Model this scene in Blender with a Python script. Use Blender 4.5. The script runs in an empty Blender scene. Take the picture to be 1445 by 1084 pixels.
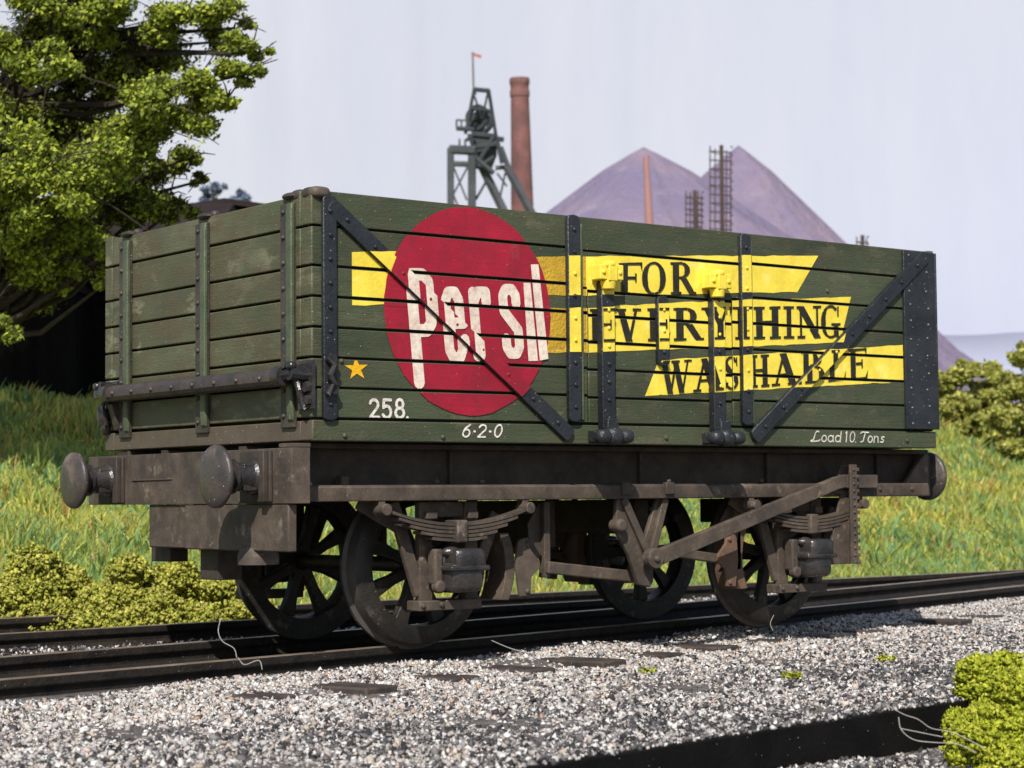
import bpy, bmesh, math, random
import numpy as np
from mathutils import Vector, Matrix
R = math.radians
rng = np.random.default_rng(7)
random.seed(7)
S = bpy.context.scene
COL = S.collection

# ------------------------------------------------------------------ camera
CAM = Vector((-8.2485397, -10.3907722, -0.31424653))
RT = Vector((0.79143088, -0.6111953, -0.0088015))
UP = Vector((-0.02743022, -0.04989623, 0.99837766))
FW = Vector((0.61064289, 0.78990549, 0.05625464))
FPX = 2858.7
cd = bpy.data.cameras.new('camera'); cam = bpy.data.objects.new('camera', cd); COL.objects.link(cam)
m = Matrix.Identity(4)
for i in range(3):
    m[i][0], m[i][1], m[i][2], m[i][3] = RT[i], UP[i], -FW[i], CAM[i]
cam.matrix_world = m
cd.sensor_width = 36; cd.lens = 36 * FPX / 1445
cd.clip_start = 0.1; cd.clip_end = 1000
cd.dof.use_dof = True; cd.dof.focus_distance = 11.3; cd.dof.aperture_fstop = 3.4
S.camera = cam

# ------------------------------------------------------------------ light
SUN_TO = Vector((-0.515, -0.515, 0.686)).normalized()
w = bpy.data.worlds.new('World'); S.world = w; w.use_nodes = True
nt = w.node_tree
sky = nt.nodes.new('ShaderNodeTexSky'); sky.sky_type = 'NISHITA'; sky.sun_disc = False
sky.sun_elevation = math.asin(SUN_TO.z); sky.sun_rotation = math.atan2(SUN_TO.x, SUN_TO.y)
bg = nt.nodes['Background']; bg.inputs['Strength'].default_value = 0.10
nt.links.new(sky.outputs[0], bg.inputs['Color'])
sd = bpy.data.lights.new('sun', 'SUN'); sd.energy = 4.7; sd.angle = R(0.5); sd.color = (1, 0.955, 0.88)
so = bpy.data.objects.new('sun', sd); COL.objects.link(so)
so.rotation_euler = SUN_TO.to_track_quat('Z', 'Y').to_euler(); so.location = (-8, -8, 12)
S.view_settings.view_transform = 'Standard'; S.view_settings.look = 'None'
S.view_settings.exposure = 0.14; S.view_settings.gamma = 1; S.view_settings.use_curve_mapping = False
S.render.resolution_x = 1024; S.render.resolution_y = 768

# ------------------------------------------------------------------ helpers
def P(px, py, d):
    """point seen at photo pixel px,py (1445 wide) at forward depth d metres"""
    return CAM + (FW + RT * ((px - 722.5) / FPX) - UP * ((py - 542) / FPX)) * d

def tag(o, label=None, cat=None, group=None, kind=None):
    if label: o['label'] = label
    if cat: o['category'] = cat
    if group: o['group'] = group
    if kind: o['kind'] = kind
    return o

def empty(name, loc, label=None, cat=None, group=None, kind=None):
    o = bpy.data.objects.new(name, None); COL.objects.link(o); o.location = loc
    o.empty_display_size = 0.2
    return tag(o, label, cat, group, kind)

def origin_of(o):
    v = Vector((0, 0, 0))
    while o is not None:
        v = v + Vector(o.location); o = o.parent
    return v

class MB:
    def __init__(s): s.V = []; s.F = []; s.M = []; s.mi = 0
    def add(s, vs, fs):
        b = len(s.V); s.V += [tuple(v) for v in vs]
        for f in fs: s.F.append([b + i for i in f]); s.M.append(s.mi)
    def box(s, x0, x1, y0, y1, z0, z1):
        x0, x1 = min(x0, x1), max(x0, x1); y0, y1 = min(y0, y1), max(y0, y1); z0, z1 = min(z0, z1), max(z0, z1)
        s.add([(x0,y0,z0),(x1,y0,z0),(x1,y1,z0),(x0,y1,z0),(x0,y0,z1),(x1,y0,z1),(x1,y1,z1),(x0,y1,z1)],
              [(0,3,2,1),(4,5,6,7),(0,1,5,4),(1,2,6,5),(2,3,7,6),(3,0,4,7)]); return s
    def prism(s, poly, ax, a, b):
        f = {'y': lambda p, t: (p[0], t, p[1]), 'x': lambda p, t: (t, p[0], p[1]), 'z': lambda p, t: (p[0], p[1], t)}[ax]
        n = len(poly)
        s.add([f(p, a) for p in poly] + [f(p, b) for p in poly],
              [list(range(n))[::-1], [n + i for i in range(n)]] + [(i, (i+1) % n, n + (i+1) % n, n + i) for i in range(n)]); return s
    def bar(s, p0, p1, w, y0, y1):
        """flat bar in the x-z plane between two (x,z) points, width w, from y0 to y1"""
        d = Vector((p1[0]-p0[0], p1[1]-p0[1])).normalized(); n = Vector((-d.y, d.x)) * (w / 2)
        q = [(p0[0]+n.x, p0[1]+n.y), (p1[0]+n.x, p1[1]+n.y), (p1[0]-n.x, p1[1]-n.y), (p0[0]-n.x, p0[1]-n.y)]
        return s.prism(q, 'y', y0, y1)
    def lathe(s, prof, c, ax, n=24, caps=True):
        ax = Vector(ax).normalized(); c = Vector(c)
        a = ax.orthogonal().normalized(); b = ax.cross(a)
        vs = []
        for t, r in prof:
            for k in range(n):
                th = 2*math.pi*k/n; vs.append(c + ax*t + (a*math.cos(th) + b*math.sin(th))*r)
        m = len(prof); fs = []
        for i in range(m-1):
            for k in range(n):
                fs.append((i*n+k, i*n+(k+1) % n, (i+1)*n+(k+1) % n, (i+1)*n+k))
        if caps: fs.append(list(range(n))[::-1]); fs.append([(m-1)*n+k for k in range(n)])
        s.add(vs, fs); return s
    def tube(s, p0, p1, r0, r1=None, n=8):
        p0 = Vector(p0); p1 = Vector(p1); d = p1 - p0
        return s.lathe([(0, r0), (d.length, r0 if r1 is None else r1)], p0, d, n)
    def path(s, pts, r, n=6, r1=None):
        pts = [Vector(q) for q in pts]; vs = []; m = len(pts)
        for i, q in enumerate(pts):
            d = (pts[min(i+1, m-1)] - pts[max(i-1, 0)]).normalized()
            a = d.cross(Vector((0.31, 0.17, 0.93))).normalized(); b = d.cross(a)
            rr = r if r1 is None else r + (r1 - r) * i / (m-1)
            for k in range(n):
                th = 2*math.pi*k/n; vs.append(q + (a*math.cos(th)+b*math.sin(th))*rr)
        fs = [(i*n+k, i*n+(k+1) % n, (i+1)*n+(k+1) % n, (i+1)*n+k) for i in range(m-1) for k in range(n)]
        fs += [list(range(n))[::-1], [(m-1)*n+k for k in range(n)]]
        s.add(vs, fs); return s
    def rivet(s, c, ax, r=0.013, h=0.012, n=8):
        return s.lathe([(-0.004, r), (h*0.55, r*0.88), (h, r*0.4)], c, ax, n)
    def blob(s, c, rx, ry, rz, n=14, m=9, sq=1.0, jit=0.0):
        vs = [(c[0], c[1], c[2]-rz)]; 
        def pw(v): return math.copysign(abs(v)**sq, v)
        for i in range(1, m):
            ph = -math.pi/2 + math.pi*i/m
            for k in range(n):
                th = 2*math.pi*k/n; j = 1 + random.uniform(-jit, jit)
                vs.append((c[0]+rx*j*pw(math.cos(ph))*pw(math.cos(th)), c[1]+ry*j*pw(math.cos(ph))*pw(math.sin(th)), c[2]+rz*j*pw(math.sin(ph))))
        vs.append((c[0], c[1], c[2]+rz)); t = len(vs)-1; fs = []
        for k in range(n):
            fs.append((0, 1+(k+1) % n, 1+k)); fs.append((t, t-n+k, t-n+(k+1) % n))
        for i in range(m-2):
            for k in range(n): fs.append((1+i*n+k, 1+i*n+(k+1) % n, 1+(i+1)*n+(k+1) % n, 1+(i+1)*n+k))
        s.add(vs, fs); return s
    def build(s, name, mats, parent=None, bevel=0, seg=2, smooth=35, recalc=True):
        if not isinstance(mats, (list, tuple)): mats = [mats]
        me = bpy.data.meshes.new(name)
        off = origin_of(parent) if parent else Vector((0, 0, 0))
        me.from_pydata([(v[0]-off.x, v[1]-off.y, v[2]-off.z) for v in s.V], [], s.F)
        for q in mats: me.materials.append(q)
        me.polygons.foreach_set('material_index', s.M)
        if recalc:
            bm = bmesh.new(); bm.from_mesh(me); bmesh.ops.recalc_face_normals(bm, faces=bm.faces); bm.to_mesh(me); bm.free()
        if smooth:
            me.polygons.foreach_set('use_smooth', [True]*len(me.polygons)); me.set_sharp_from_angle(angle=R(smooth))
        me.update()
        o = bpy.data.objects.new(name, me); COL.objects.link(o)
        if parent: o.parent = parent
        if bevel:
            b = o.modifiers.new('bevel', 'BEVEL'); b.width = bevel; b.segments = seg; b.limit_method = 'ANGLE'; b.angle_limit = R(40)
        return o

def bigmesh(name, V, T, mats, col=None, parent=None):
    """many triangles from numpy arrays: V (n,3), T (m,3); col (n,3) goes to a point colour attribute"""
    me = bpy.data.meshes.new(name); V = np.asarray(V, np.float32); T = np.asarray(T, np.int32)
    if parent is not None: V = V - np.array(origin_of(parent), np.float32)
    me.vertices.add(len(V)); me.vertices.foreach_set('co', V.ravel())
    me.loops.add(T.size); me.loops.foreach_set('vertex_index', T.ravel())
    me.polygons.add(len(T)); me.polygons.foreach_set('loop_start', np.arange(0, T.size, 3, dtype=np.int32))
    me.polygons.foreach_set('loop_total', np.full(len(T), 3, np.int32))
    me.update(calc_edges=True); me.validate()
    if col is not None:
        a = me.color_attributes.new('tint', 'FLOAT_COLOR', 'POINT')
        c = np.ones((len(V), 4), np.float32); c[:, :3] = col; a.data.foreach_set('color', c.ravel())
    me.materials.append(mats)
    o = bpy.data.objects.new(name, me); COL.objects.link(o)
    if parent is not None: o.parent = parent
    return o

# ------------------------------------------------------------------ materials
def nodes(name):
    mt = bpy.data.materials.new(name); mt.use_nodes = True
    t = mt.node_tree; return mt, t, t.nodes['Principled BSDF']

def weather(name, c1, c2, scale=3.0, rough=0.6, dust=None, dust_amt=0.0, scuff=None, scuff_lo=0.62, scuff_scale=5.0, grain=None,
            bump=0.15, bump_scale=60, island=0.0, spec=0.4, metal=0.0, specks=0.0, speck_col=(0.6, 0.57, 0.5), stretch=(1, 1, 1), bump_dist=0.02):
    mt, t, b = nodes(name); N = t.nodes; L = t.links
    tc = N.new('ShaderNodeTexCoord'); mp = N.new('ShaderNodeMapping'); mp.inputs['Scale'].default_value = stretch
    L.new(tc.outputs['Object'], mp.inputs['Vector'])
    def noise(sc, det=5, ro=0.6, vec=None):
        n = N.new('ShaderNodeTexNoise'); n.inputs['Scale'].default_value = sc; n.inputs['Detail'].default_value = det
        n.inputs['Roughness'].default_value = ro; L.new(vec or mp.outputs[0], n.inputs['Vector']); return n
    def ramp(src, lo, hi):
        r = N.new('ShaderNodeMapRange'); r.inputs[1].default_value = lo; r.inputs[2].default_value = hi; L.new(src, r.inputs[0]); return r.outputs[0]
    def mix(fac, a, bcol):
        x = N.new('ShaderNodeMix'); x.data_type = 'RGBA'
        if isinstance(fac, float): x.inputs[0].default_value = fac
        else: L.new(fac, x.inputs[0])
        for i, c in ((6, a), (7, bcol)):
            if isinstance(c, tuple): x.inputs[i].default_value = (*c, 1)
            else: L.new(c, x.inputs[i])
        return x.outputs[2]
    def mul(a, k):
        x = N.new('ShaderNodeMath'); x.operation = 'MULTIPLY'; L.new(a, x.inputs[0])
        if isinstance(k, float): x.inputs[1].default_value = k
        else: L.new(k, x.inputs[1])
        return x.outputs[0]
    col = mix(ramp(noise(scale).outputs['Fac'], 0.35, 0.65), c1, c2)
    if island:
        g = N.new('ShaderNodeNewGeometry'); hs = N.new('ShaderNodeHueSaturation')
        hs.inputs['Value'].default_value = 1; L.new(col, hs.inputs['Color'])
        r = N.new('ShaderNodeMapRange'); r.inputs[3].default_value = 1-island; r.inputs[4].default_value = 1+island
        L.new(g.outputs['Random Per Island'], r.inputs[0]); L.new(r.outputs[0], hs.inputs['Value']); col = hs.outputs[0]
    rg = None
    if scuff:
        f = ramp(noise(scuff_scale, 8, 0.7).outputs['Fac'], scuff_lo, scuff_lo+0.08)
        f2 = ramp(noise(scuff_scale*0.35, 3).outputs['Fac'], 0.4, 0.6)
        col = mix(mul(mul(f, f2), 0.75), col, scuff)
    if dust:
        f = ramp(noise(scale*2.3, 9, 0.75).outputs['Fac'], 0.42, 0.72); col = mix(mul(f, dust_amt), col, dust)
    if specks:
        v = N.new('ShaderNodeTexVoronoi'); v.inputs['Scale'].default_value = 26; L.new(tc.outputs['Object'], v.inputs['Vector'])
        f = ramp(v.outputs['Distance'], 0.11*specks, 0.07*specks); col = mix(mul(f, 0.8), col, speck_col)
    L.new(col, b.inputs['Base Color'])
    rn = N.new('ShaderNodeMapRange'); rn.inputs[3].default_value = max(0.05, rough-0.13); rn.inputs[4].default_value = min(1, rough+0.13)
    L.new(noise(scale*3).outputs['Fac'], rn.inputs[0]); L.new(rn.outputs[0], b.inputs['Roughness'])
    b.inputs['Specular IOR Level'].default_value = spec; b.inputs['Metallic'].default_value = metal
    h = noise(bump_scale, 4).outputs['Fac']
    if grain:
        mg = N.new('ShaderNodeMapping'); mg.inputs['Scale'].default_value = grain; L.new(tc.outputs['Object'], mg.inputs['Vector'])
        a = N.new('ShaderNodeMath'); a.operation = 'ADD'; L.new(h, a.inputs[0]); L.new(noise(1.0, 6, 0.65, mg.outputs[0]).outputs['Fac'], a.inputs[1]); h = a.outputs[0]
    bp = N.new('ShaderNodeBump'); bp.inputs['Strength'].default_value = bump; bp.inputs['Distance'].default_value = bump_dist
    L.new(h, bp.inputs['Height']); L.new(bp.outputs[0], b.inputs['Normal'])
    return mt

def tinted(name, rough=0.8, spec=0.2, trans=0.0):
    mt, t, b = nodes(name); a = t.nodes.new('ShaderNodeAttribute'); a.attribute_name = 'tint'
    t.links.new(a.outputs['Color'], b.inputs['Base Color']); b.inputs['Roughness'].default_value = rough
    b.inputs['Specular IOR Level'].default_value = spec
    if trans:
        tr = t.nodes.new('ShaderNodeBsdfTranslucent'); t.links.new(a.outputs['Color'], tr.inputs['Color'])
        mx = t.nodes.new('ShaderNodeMixShader'); mx.inputs[0].default_value = trans
        t.links.new(b.outputs[0], mx.inputs[1]); t.links.new(tr.outputs[0], mx.inputs[2])
        t.links.new(mx.outputs[0], t.nodes['Material Output'].inputs['Surface'])
    return mt

M = {}
M['side'] = weather('side_green_paint', (0.045, 0.058, 0.030), (0.070, 0.086, 0.045), 2.2, 0.42, scuff=(0.135, 0.145, 0.085), scuff_lo=0.545,
                    dust=(0.085, 0.070, 0.042), dust_amt=0.8, grain=(3, 20, 55), bump=0.3, island=0.22, specks=0.6, stretch=(0.7, 1, 1.6))
M['end'] = weather('end_olive_paint', (0.066, 0.076, 0.040), (0.110, 0.114, 0.062), 2.5, 0.5, scuff=(0.28, 0.275, 0.18), scuff_lo=0.53, scuff_scale=3.4,
                   dust=(0.10, 0.066, 0.040), dust_amt=0.9, grain=(20, 3, 55), bump=0.3, island=0.14, specks=0.6, stretch=(1, 0.7, 1.7))
M['pillar'] = weather('pillar_green_paint', (0.060, 0.082, 0.042), (0.10, 0.118, 0.066), 6, 0.45, scuff=(0.30, 0.35, 0.22), scuff_lo=0.6, scuff_scale=14, bump=0.25, dust=(0.03, 0.03, 0.025), dust_amt=0.5)
M['gap'] = weather('groove_dark', (0.006, 0.007, 0.005), (0.01, 0.01, 0.008), 4, 0.8)
M['iron'] = weather('black_ironwork', (0.013, 0.015, 0.019), (0.026, 0.028, 0.032), 6, 0.42, scuff=(0.12, 0.125, 0.135), scuff_lo=0.64, scuff_scale=16, bump=0.35, bump_scale=45, spec=0.5, specks=0.7)
M['rustiron'] = weather('brown_ironwork', (0.035, 0.031, 0.03), (0.07, 0.052, 0.044), 7, 0.45, scuff=(0.22, 0.19, 0.17), scuff_lo=0.63, scuff_scale=15, bump=0.4, bump_scale=45, specks=0.7)
M['frame'] = weather('brown_underframe_paint', (0.062, 0.049, 0.040), (0.125, 0.094, 0.071), 5, 0.62, dust=(0.040, 0.032, 0.027), dust_amt=0.8, scuff=(0.31, 0.25, 0.19), scuff_lo=0.57, scuff_scale=8, bump=0.16, spec=0.3, specks=0.5)
M['framedark'] = weather('dark_underframe_paint', (0.030, 0.024, 0.020), (0.055, 0.042, 0.034), 5, 0.65, dust=(0.12, 0.095, 0.075), dust_amt=0.4, bump=0.15, spec=0.3)
M['curbend'] = weather('brown_curb_paint', (0.078, 0.060, 0.043), (0.10, 0.078, 0.056), 3, 0.55, dust=(0.15, 0.12, 0.085), dust_amt=0.4, bump=0.2, specks=0.8)
M['rust'] = weather('rusty_brake_iron', (0.17, 0.095, 0.06), (0.11, 0.075, 0.055), 9, 0.8, scuff=(0.34, 0.12, 0.035), scuff_lo=0.6, scuff_scale=9, bump=0.3)
M['gloss'] = weather('oily_black_iron', (0.016, 0.016, 0.018), (0.05, 0.042, 0.038), 7, 0.26, scuff=(0.17, 0.15, 0.13), scuff_lo=0.6, scuff_scale=9, bump=0.3, bump_scale=40, spec=0.6)
M['buffer'] = weather('worn_buffer_steel', (0.035, 0.034, 0.036), (0.065, 0.055, 0.052), 8, 0.4, dust=(0.085, 0.058, 0.044), dust_amt=0.8, scuff=(0.24, 0.165, 0.12), scuff_lo=0.50, scuff_scale=7, bump=0.2, specks=0.9, spec=0.5)
M['wheel'] = weather('dark_wheel_iron', (0.011, 0.010, 0.009), (0.030, 0.025, 0.021), 6, 0.48, scuff=(0.15, 0.13, 0.115), scuff_lo=0.555, scuff_scale=9, bump=0.2, specks=0.6)
M['tread'] = weather('worn_wheel_tread', (0.06, 0.055, 0.053), (0.09, 0.08, 0.075), 8, 0.5, bump=0.1)
M['yellow'] = weather('yellow_paint', (0.94, 0.76, 0.085), (0.88, 0.68, 0.06), 4, 0.5, scuff=(0.95, 0.83, 0.22), scuff_lo=0.55, dust=(0.52, 0.37, 0.05), dust_amt=0.5, bump=0.12, bump_scale=50)
M['ochre'] = weather('ochre_paint', (0.62, 0.38, 0.03), (0.48, 0.29, 0.025), 5, 0.55, scuff=(0.75, 0.5, 0.07), scuff_lo=0.58, dust=(0.24, 0.15, 0.02), dust_amt=0.5, bump=0.5, bump_scale=50)
M['red'] = weather('crimson_paint', (0.30, 0.009, 0.026), (0.40, 0.012, 0.034), 3, 0.5, dust=(0.13, 0.016, 0.022), dust_amt=0.6, scuff=(0.45, 0.05, 0.065), scuff_lo=0.58, grain=(3, 20, 55), bump=0.12, specks=0.5)
M['cream'] = weather('worn_cream_paint', (0.86, 0.76, 0.63), (0.74, 0.64, 0.52), 8, 0.6, dust=(0.42, 0.2, 0.17), dust_amt=0.7, scuff=(0.50, 0.33, 0.27), scuff_lo=0.56, scuff_scale=45, bump=0.12, bump_scale=50)
M['white'] = weather('worn_white_paint', (0.82, 0.78, 0.72), (0.72, 0.66, 0.58), 8, 0.6, dust=(0.25, 0.25, 0.2), dust_amt=0.5, bump=0.4, bump_scale=50)
M['black'] = weather('black_letter_paint', (0.014, 0.013, 0.012), (0.03, 0.026, 0.018), 9, 0.5, scuff=(0.20, 0.14, 0.02), scuff_lo=0.66, scuff_scale=12, bump=0.3)
M['starpaint'] = weather('orange_star_paint', (0.88, 0.50, 0.015), (0.80, 0.42, 0.01), 6, 0.5, bump=0.3)
M['railtop'] = weather('rail_rusty_top', (0.17, 0.125, 0.09), (0.27, 0.21, 0.16), 4, 0.4, dust=(0.07, 0.052, 0.04), dust_amt=0.55, bump=0.15, specks=0.6)
M['railside'] = weather('rail_black_side', (0.011, 0.010, 0.010), (0.022, 0.019, 0.017), 5, 0.75, scuff=(0.10, 0.085, 0.065), scuff_lo=0.66, scuff_scale=14, bump=0.4, bump_scale=40, specks=0.55, spec=0.2, dust=(0.05, 0.036, 0.026), dust_amt=0.6)
M['railblack'] = weather('sooty_black_rail', (0.0045, 0.0042, 0.0042), (0.009, 0.008, 0.008), 5, 0.85, scuff=(0.05, 0.04, 0.03), scuff_lo=0.68, scuff_scale=10, bump=0.3, specks=0.5, spec=0.1)
M['sleeper'] = weather('dark_sleeper', (0.030, 0.024, 0.022), (0.075, 0.055, 0.045), 6, 0.75, bump=0.5, bump_scale=30, scuff=(0.14, 0.11, 0.09), scuff_lo=0.64, scuff_scale=9, specks=0.8)
M['bed'] = weather('gritty_soil', (0.09, 0.083, 0.078), (0.17, 0.155, 0.145), 9, 0.9, bump=0.6, bump_scale=60, spec=0.1)
M['bank'] = weather('bank_soil', (0.20, 0.24, 0.055), (0.27, 0.28, 0.075), 1.4, 0.95, bump=0.5, bump_scale=12, spec=0.05)
M['stone'] = tinted('ballast_stone', 0.75, 0.25)
M['blade'] = tinted('grass_blade', 0.7, 0.15, 0.45)
M['leaf'] = tinted('tree_leaf', 0.6, 0.3, 0.3)
M['moss'] = tinted('moss_crumb', 0.8, 0.15, 0.3)
M['bark'] = weather('dark_bark', (0.03, 0.022, 0.018), (0.055, 0.04, 0.032), 9, 0.9, bump=0.6, bump_scale=30)
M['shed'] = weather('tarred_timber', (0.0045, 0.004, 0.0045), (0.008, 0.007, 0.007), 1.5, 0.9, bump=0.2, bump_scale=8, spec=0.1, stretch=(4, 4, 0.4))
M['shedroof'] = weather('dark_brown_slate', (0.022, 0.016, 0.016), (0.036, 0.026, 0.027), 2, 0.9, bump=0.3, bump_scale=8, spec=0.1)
M['barge'] = weather('grey_bargeboard', (0.16, 0.15, 0.15), (0.23, 0.21, 0.2), 4, 0.8)
M['steel'] = weather('pale_pit_steel', (0.034, 0.037, 0.044), (0.095, 0.10, 0.115), 0.8, 0.7)
M['steeldark'] = weather('dark_pit_steel', (0.022, 0.027, 0.033), (0.05, 0.056, 0.065), 1.2, 0.7)
M['brick'] = weather('red_stack_brick', (0.25, 0.11, 0.10), (0.15, 0.07, 0.07), 0.9, 0.85, dust=(0.09, 0.055, 0.058), dust_amt=0.8, scuff=(0.42, 0.25, 0.23), scuff_lo=0.6, scuff_scale=1.5, bump=0.2, bump_scale=8)
M['brickpale'] = weather('pale_stack_brick', (0.40, 0.21, 0.20), (0.34, 0.18, 0.18), 0.6, 0.85)
M['mast'] = weather('brown_mast', (0.05, 0.03, 0.028), (0.09, 0.06, 0.055), 0.8, 0.8)
M['flag'] = weather('red_flag_cloth', (0.45, 0.16, 0.14), (0.38, 0.12, 0.11), 2, 0.8)
M['spoil'] = weather('mauve_spoil', (0.185, 0.155, 0.225), (0.255, 0.20, 0.255), 0.22, 0.95, dust=(0.165, 0.15, 0.25), dust_amt=0.75, scuff=(0.31, 0.25, 0.29), scuff_lo=0.58, scuff_scale=0.5, bump=0.55, bump_scale=1.1, bump_dist=0.7, spec=0.03)
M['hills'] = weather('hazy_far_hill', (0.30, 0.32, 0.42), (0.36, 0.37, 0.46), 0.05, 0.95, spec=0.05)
M['sky'] = weather('painted_sky_cloth', (0.415, 0.435, 0.54), (0.445, 0.465, 0.555), 0.05, 0.95, dust=(0.485, 0.495, 0.575), dust_amt=0.5, bump=0.0, spec=0.0, stretch=(1, 1, 0.25))
M['fibre'] = weather('pale_fibre', (0.42, 0.39, 0.36), (0.30, 0.28, 0.25), 9, 0.5)

# ------------------------------------------------------------------ setting: sky cloth, ground, bank, hills, tips
def sky_cloth():
    n, mrow = 260, 10; vs = []; D = 175
    fwd = Vector((FW.x, FW.y, 0)).normalized(); rt = Vector((fwd.y, -fwd.x, 0))
    folds = [(random.uniform(-70, 70), random.uniform(0.5, 1.6), random.uniform(-0.3, 0.3)) for _ in range(34)]
    for j in range(mrow+1):
        for i in range(n+1):
            u = -110 + 220*i/n; z = -3 + 90*j/mrow
            dd = D - 0.0022*u*u
            for c, wd, a in folds: dd += a*math.exp(-((u-c-0.02*z)/wd)**2)
            q = CAM + fwd*dd + rt*u; vs.append((q.x, q.y, z))
    mb = MB(); mb.add(vs, [(j*(n+1)+i, j*(n+1)+i+1, (j+1)*(n+1)+i+1, (j+1)*(n+1)+i) for j in range(mrow) for i in range(n)])
    o = mb.build('sky', M['sky'], smooth=180)
    tag(o, 'pale lavender sky with faint vertical folds', None, None, 'structure')
sky_cloth()

NEAR = np.poly1d([0.00561586, 0.22911116, -0.26378603])   # near rail of the wagon's track
ZR = -1.165                                               # rail top
def ny(x): return float(NEAR(x))
def perp(x, y): return (y - NEAR(x)) * 0.972              # + is away from the camera

def RF(x): return 0.165*x-3.96-0.004*(x+2)**2               # foreground rail
def ground_h(x, y):
    s = perp(x, y)
    h = -1.262 - 0.036*np.clip((-s-0.48)/0.25, 0, 1)
    h = h - 0.008*np.clip((-s-0.9)/1.2, 0, 1)
    h = np.where(y < RF(x), -1.46, h)
    h = np.where(s > 0.05, -1.335, h)
    h = np.where(s > 1.4, -1.30, h)
    return h
def bank_h(x, y):
    b0 = 4.25 + 0.02*x
    s = np.clip(y - b0, 0, None)
    h = -1.33 + 0.285*np.minimum(s, 7.2) + 0.02*np.clip(s-7.2, 0, 40)
    h += 0.10*np.sin(x*0.9+0.5*y)*np.clip(s/3, 0, 1) + 0.06*np.sin(2.1*x-1.3*y)*np.clip(s/3, 0, 1)
    return h

def grid(name, xs, ys, hf, mat, label):
    X, Y = np.meshgrid(xs, ys); Z = hf(X, Y)
    nx, n2 = len(xs), len(ys); mb = MB()
    mb.add(np.stack([X.ravel(), Y.ravel(), Z.ravel()], 1).tolist(),
           [(j*nx+i, j*nx+i+1, (j+1)*nx+i+1, (j+1)*nx+i) for j in range(n2-1) for i in range(nx-1)])
    o = mb.build(name, mat, smooth=60); tag(o, label, None, None, 'structure'); return o
grid('ground', np.concatenate([np.linspace(-40, -9, 12), np.linspace(-8.6, 14, 140), np.linspace(16, 120, 16)]),
     np.concatenate([np.linspace(-40, -12, 10), np.linspace(-11.7, 4.6, 300)]), ground_h, M['bed'], 'dark gritty trackbed under the ballast')
grid('grass_bank', np.concatenate([np.linspace(-60, -9, 14), np.linspace(-8, 30, 110), np.linspace(34, 190, 20)]),
     np.concatenate([np.linspace(4.3, 13, 50), np.linspace(14, 210, 24)]), bank_h, M['bank'], 'green bank rising behind the tracks')

def heap(name, px, py, D, slope, zb, label, convex=0.0, seed=1):
    top = P(px, py, D); h = top.z - zb; rad = h/slope*(1+convex)
    r2 = np.random.default_rng(seed); n, mr = 96, 40; vs = [(top.x, top.y, top.z-0.38)]
    ph = r2.uniform(0, 6.28, 6)
    for i in range(1, mr+1):
        t = i/mr
        for k in range(n):
            th = 2*math.pi*k/n
            wob = 1 + 0.035*math.sin(3*th+ph[0]) + 0.02*math.sin(7*th+ph[1]) + 0.012*math.sin(17*th+ph[2]) + 0.008*math.sin(29*th+ph[3]+5*t)
            rr = rad*t*wob
            z = top.z - h*(t + convex*t*(t-1)*0.9) + 0.10*math.sin(9*t+3*th+ph[4])*t
            if t < 0.1: z -= 0.35*(1-t/0.1)
            vs.append((top.x+rr*math.cos(th), top.y+rr*math.sin(th), z))
    fs = [(0, 1+k, 1+(k+1) % n) for k in range(n)]
    fs += [(1+i*n+k, 1+(i+1)*n+k, 1+(i+1)*n+(k+1) % n, 1+i*n+(k+1) % n) for i in range(mr-1) for k in range(n)]
    mb = MB(); mb.add(vs, fs); o = mb.build(name, M['spoil'], smooth=80); return o
tag(heap('spoil_tip', 908, 198, 112, 0.80, 0.6, '', 0.06, 1), 'mauve spoil tip with rounded left flank behind the thin pink chimney', 'spoil tip', 'spoil tips behind the wagon', 'structure')
tag(heap('spoil_tip', 1042, 196, 118, 1.04, 0.6, '', 0.0, 2), 'mauve conical spoil tip with long straight right slope', 'spoil tip', 'spoil tips behind the wagon', 'structure')
def far_hills():
    mb = MB(); n = 60; vs = []; D = 165
    for i in range(n+1):
        px = 1150 + 700*i/n
        py = 474 + 4*math.sin(i*0.16+1) + 2*math.sin(i*0.41)
        a = P(px, py, D); fx = Vector((FW.x, FW.y, 0)).normalized()
        vs += [(a.x-fx.x*26, a.y-fx.y*26, 3.5), (a.x-fx.x*9, a.y-fx.y*9, a.z*0.72), tuple(a), (a.x+fx.x*6, a.y+fx.y*6, 3.5)]
    mb.add(vs, [(4*i+k, 4*i+4+k, 4*i+5+k, 4*i+1+k) for i in range(n) for k in range(3)])
    tag(mb.build('hills', M['hills'], smooth=80), 'faint grey blue hills on the right skyline', None, None, 'structure')
far_hills()

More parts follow.
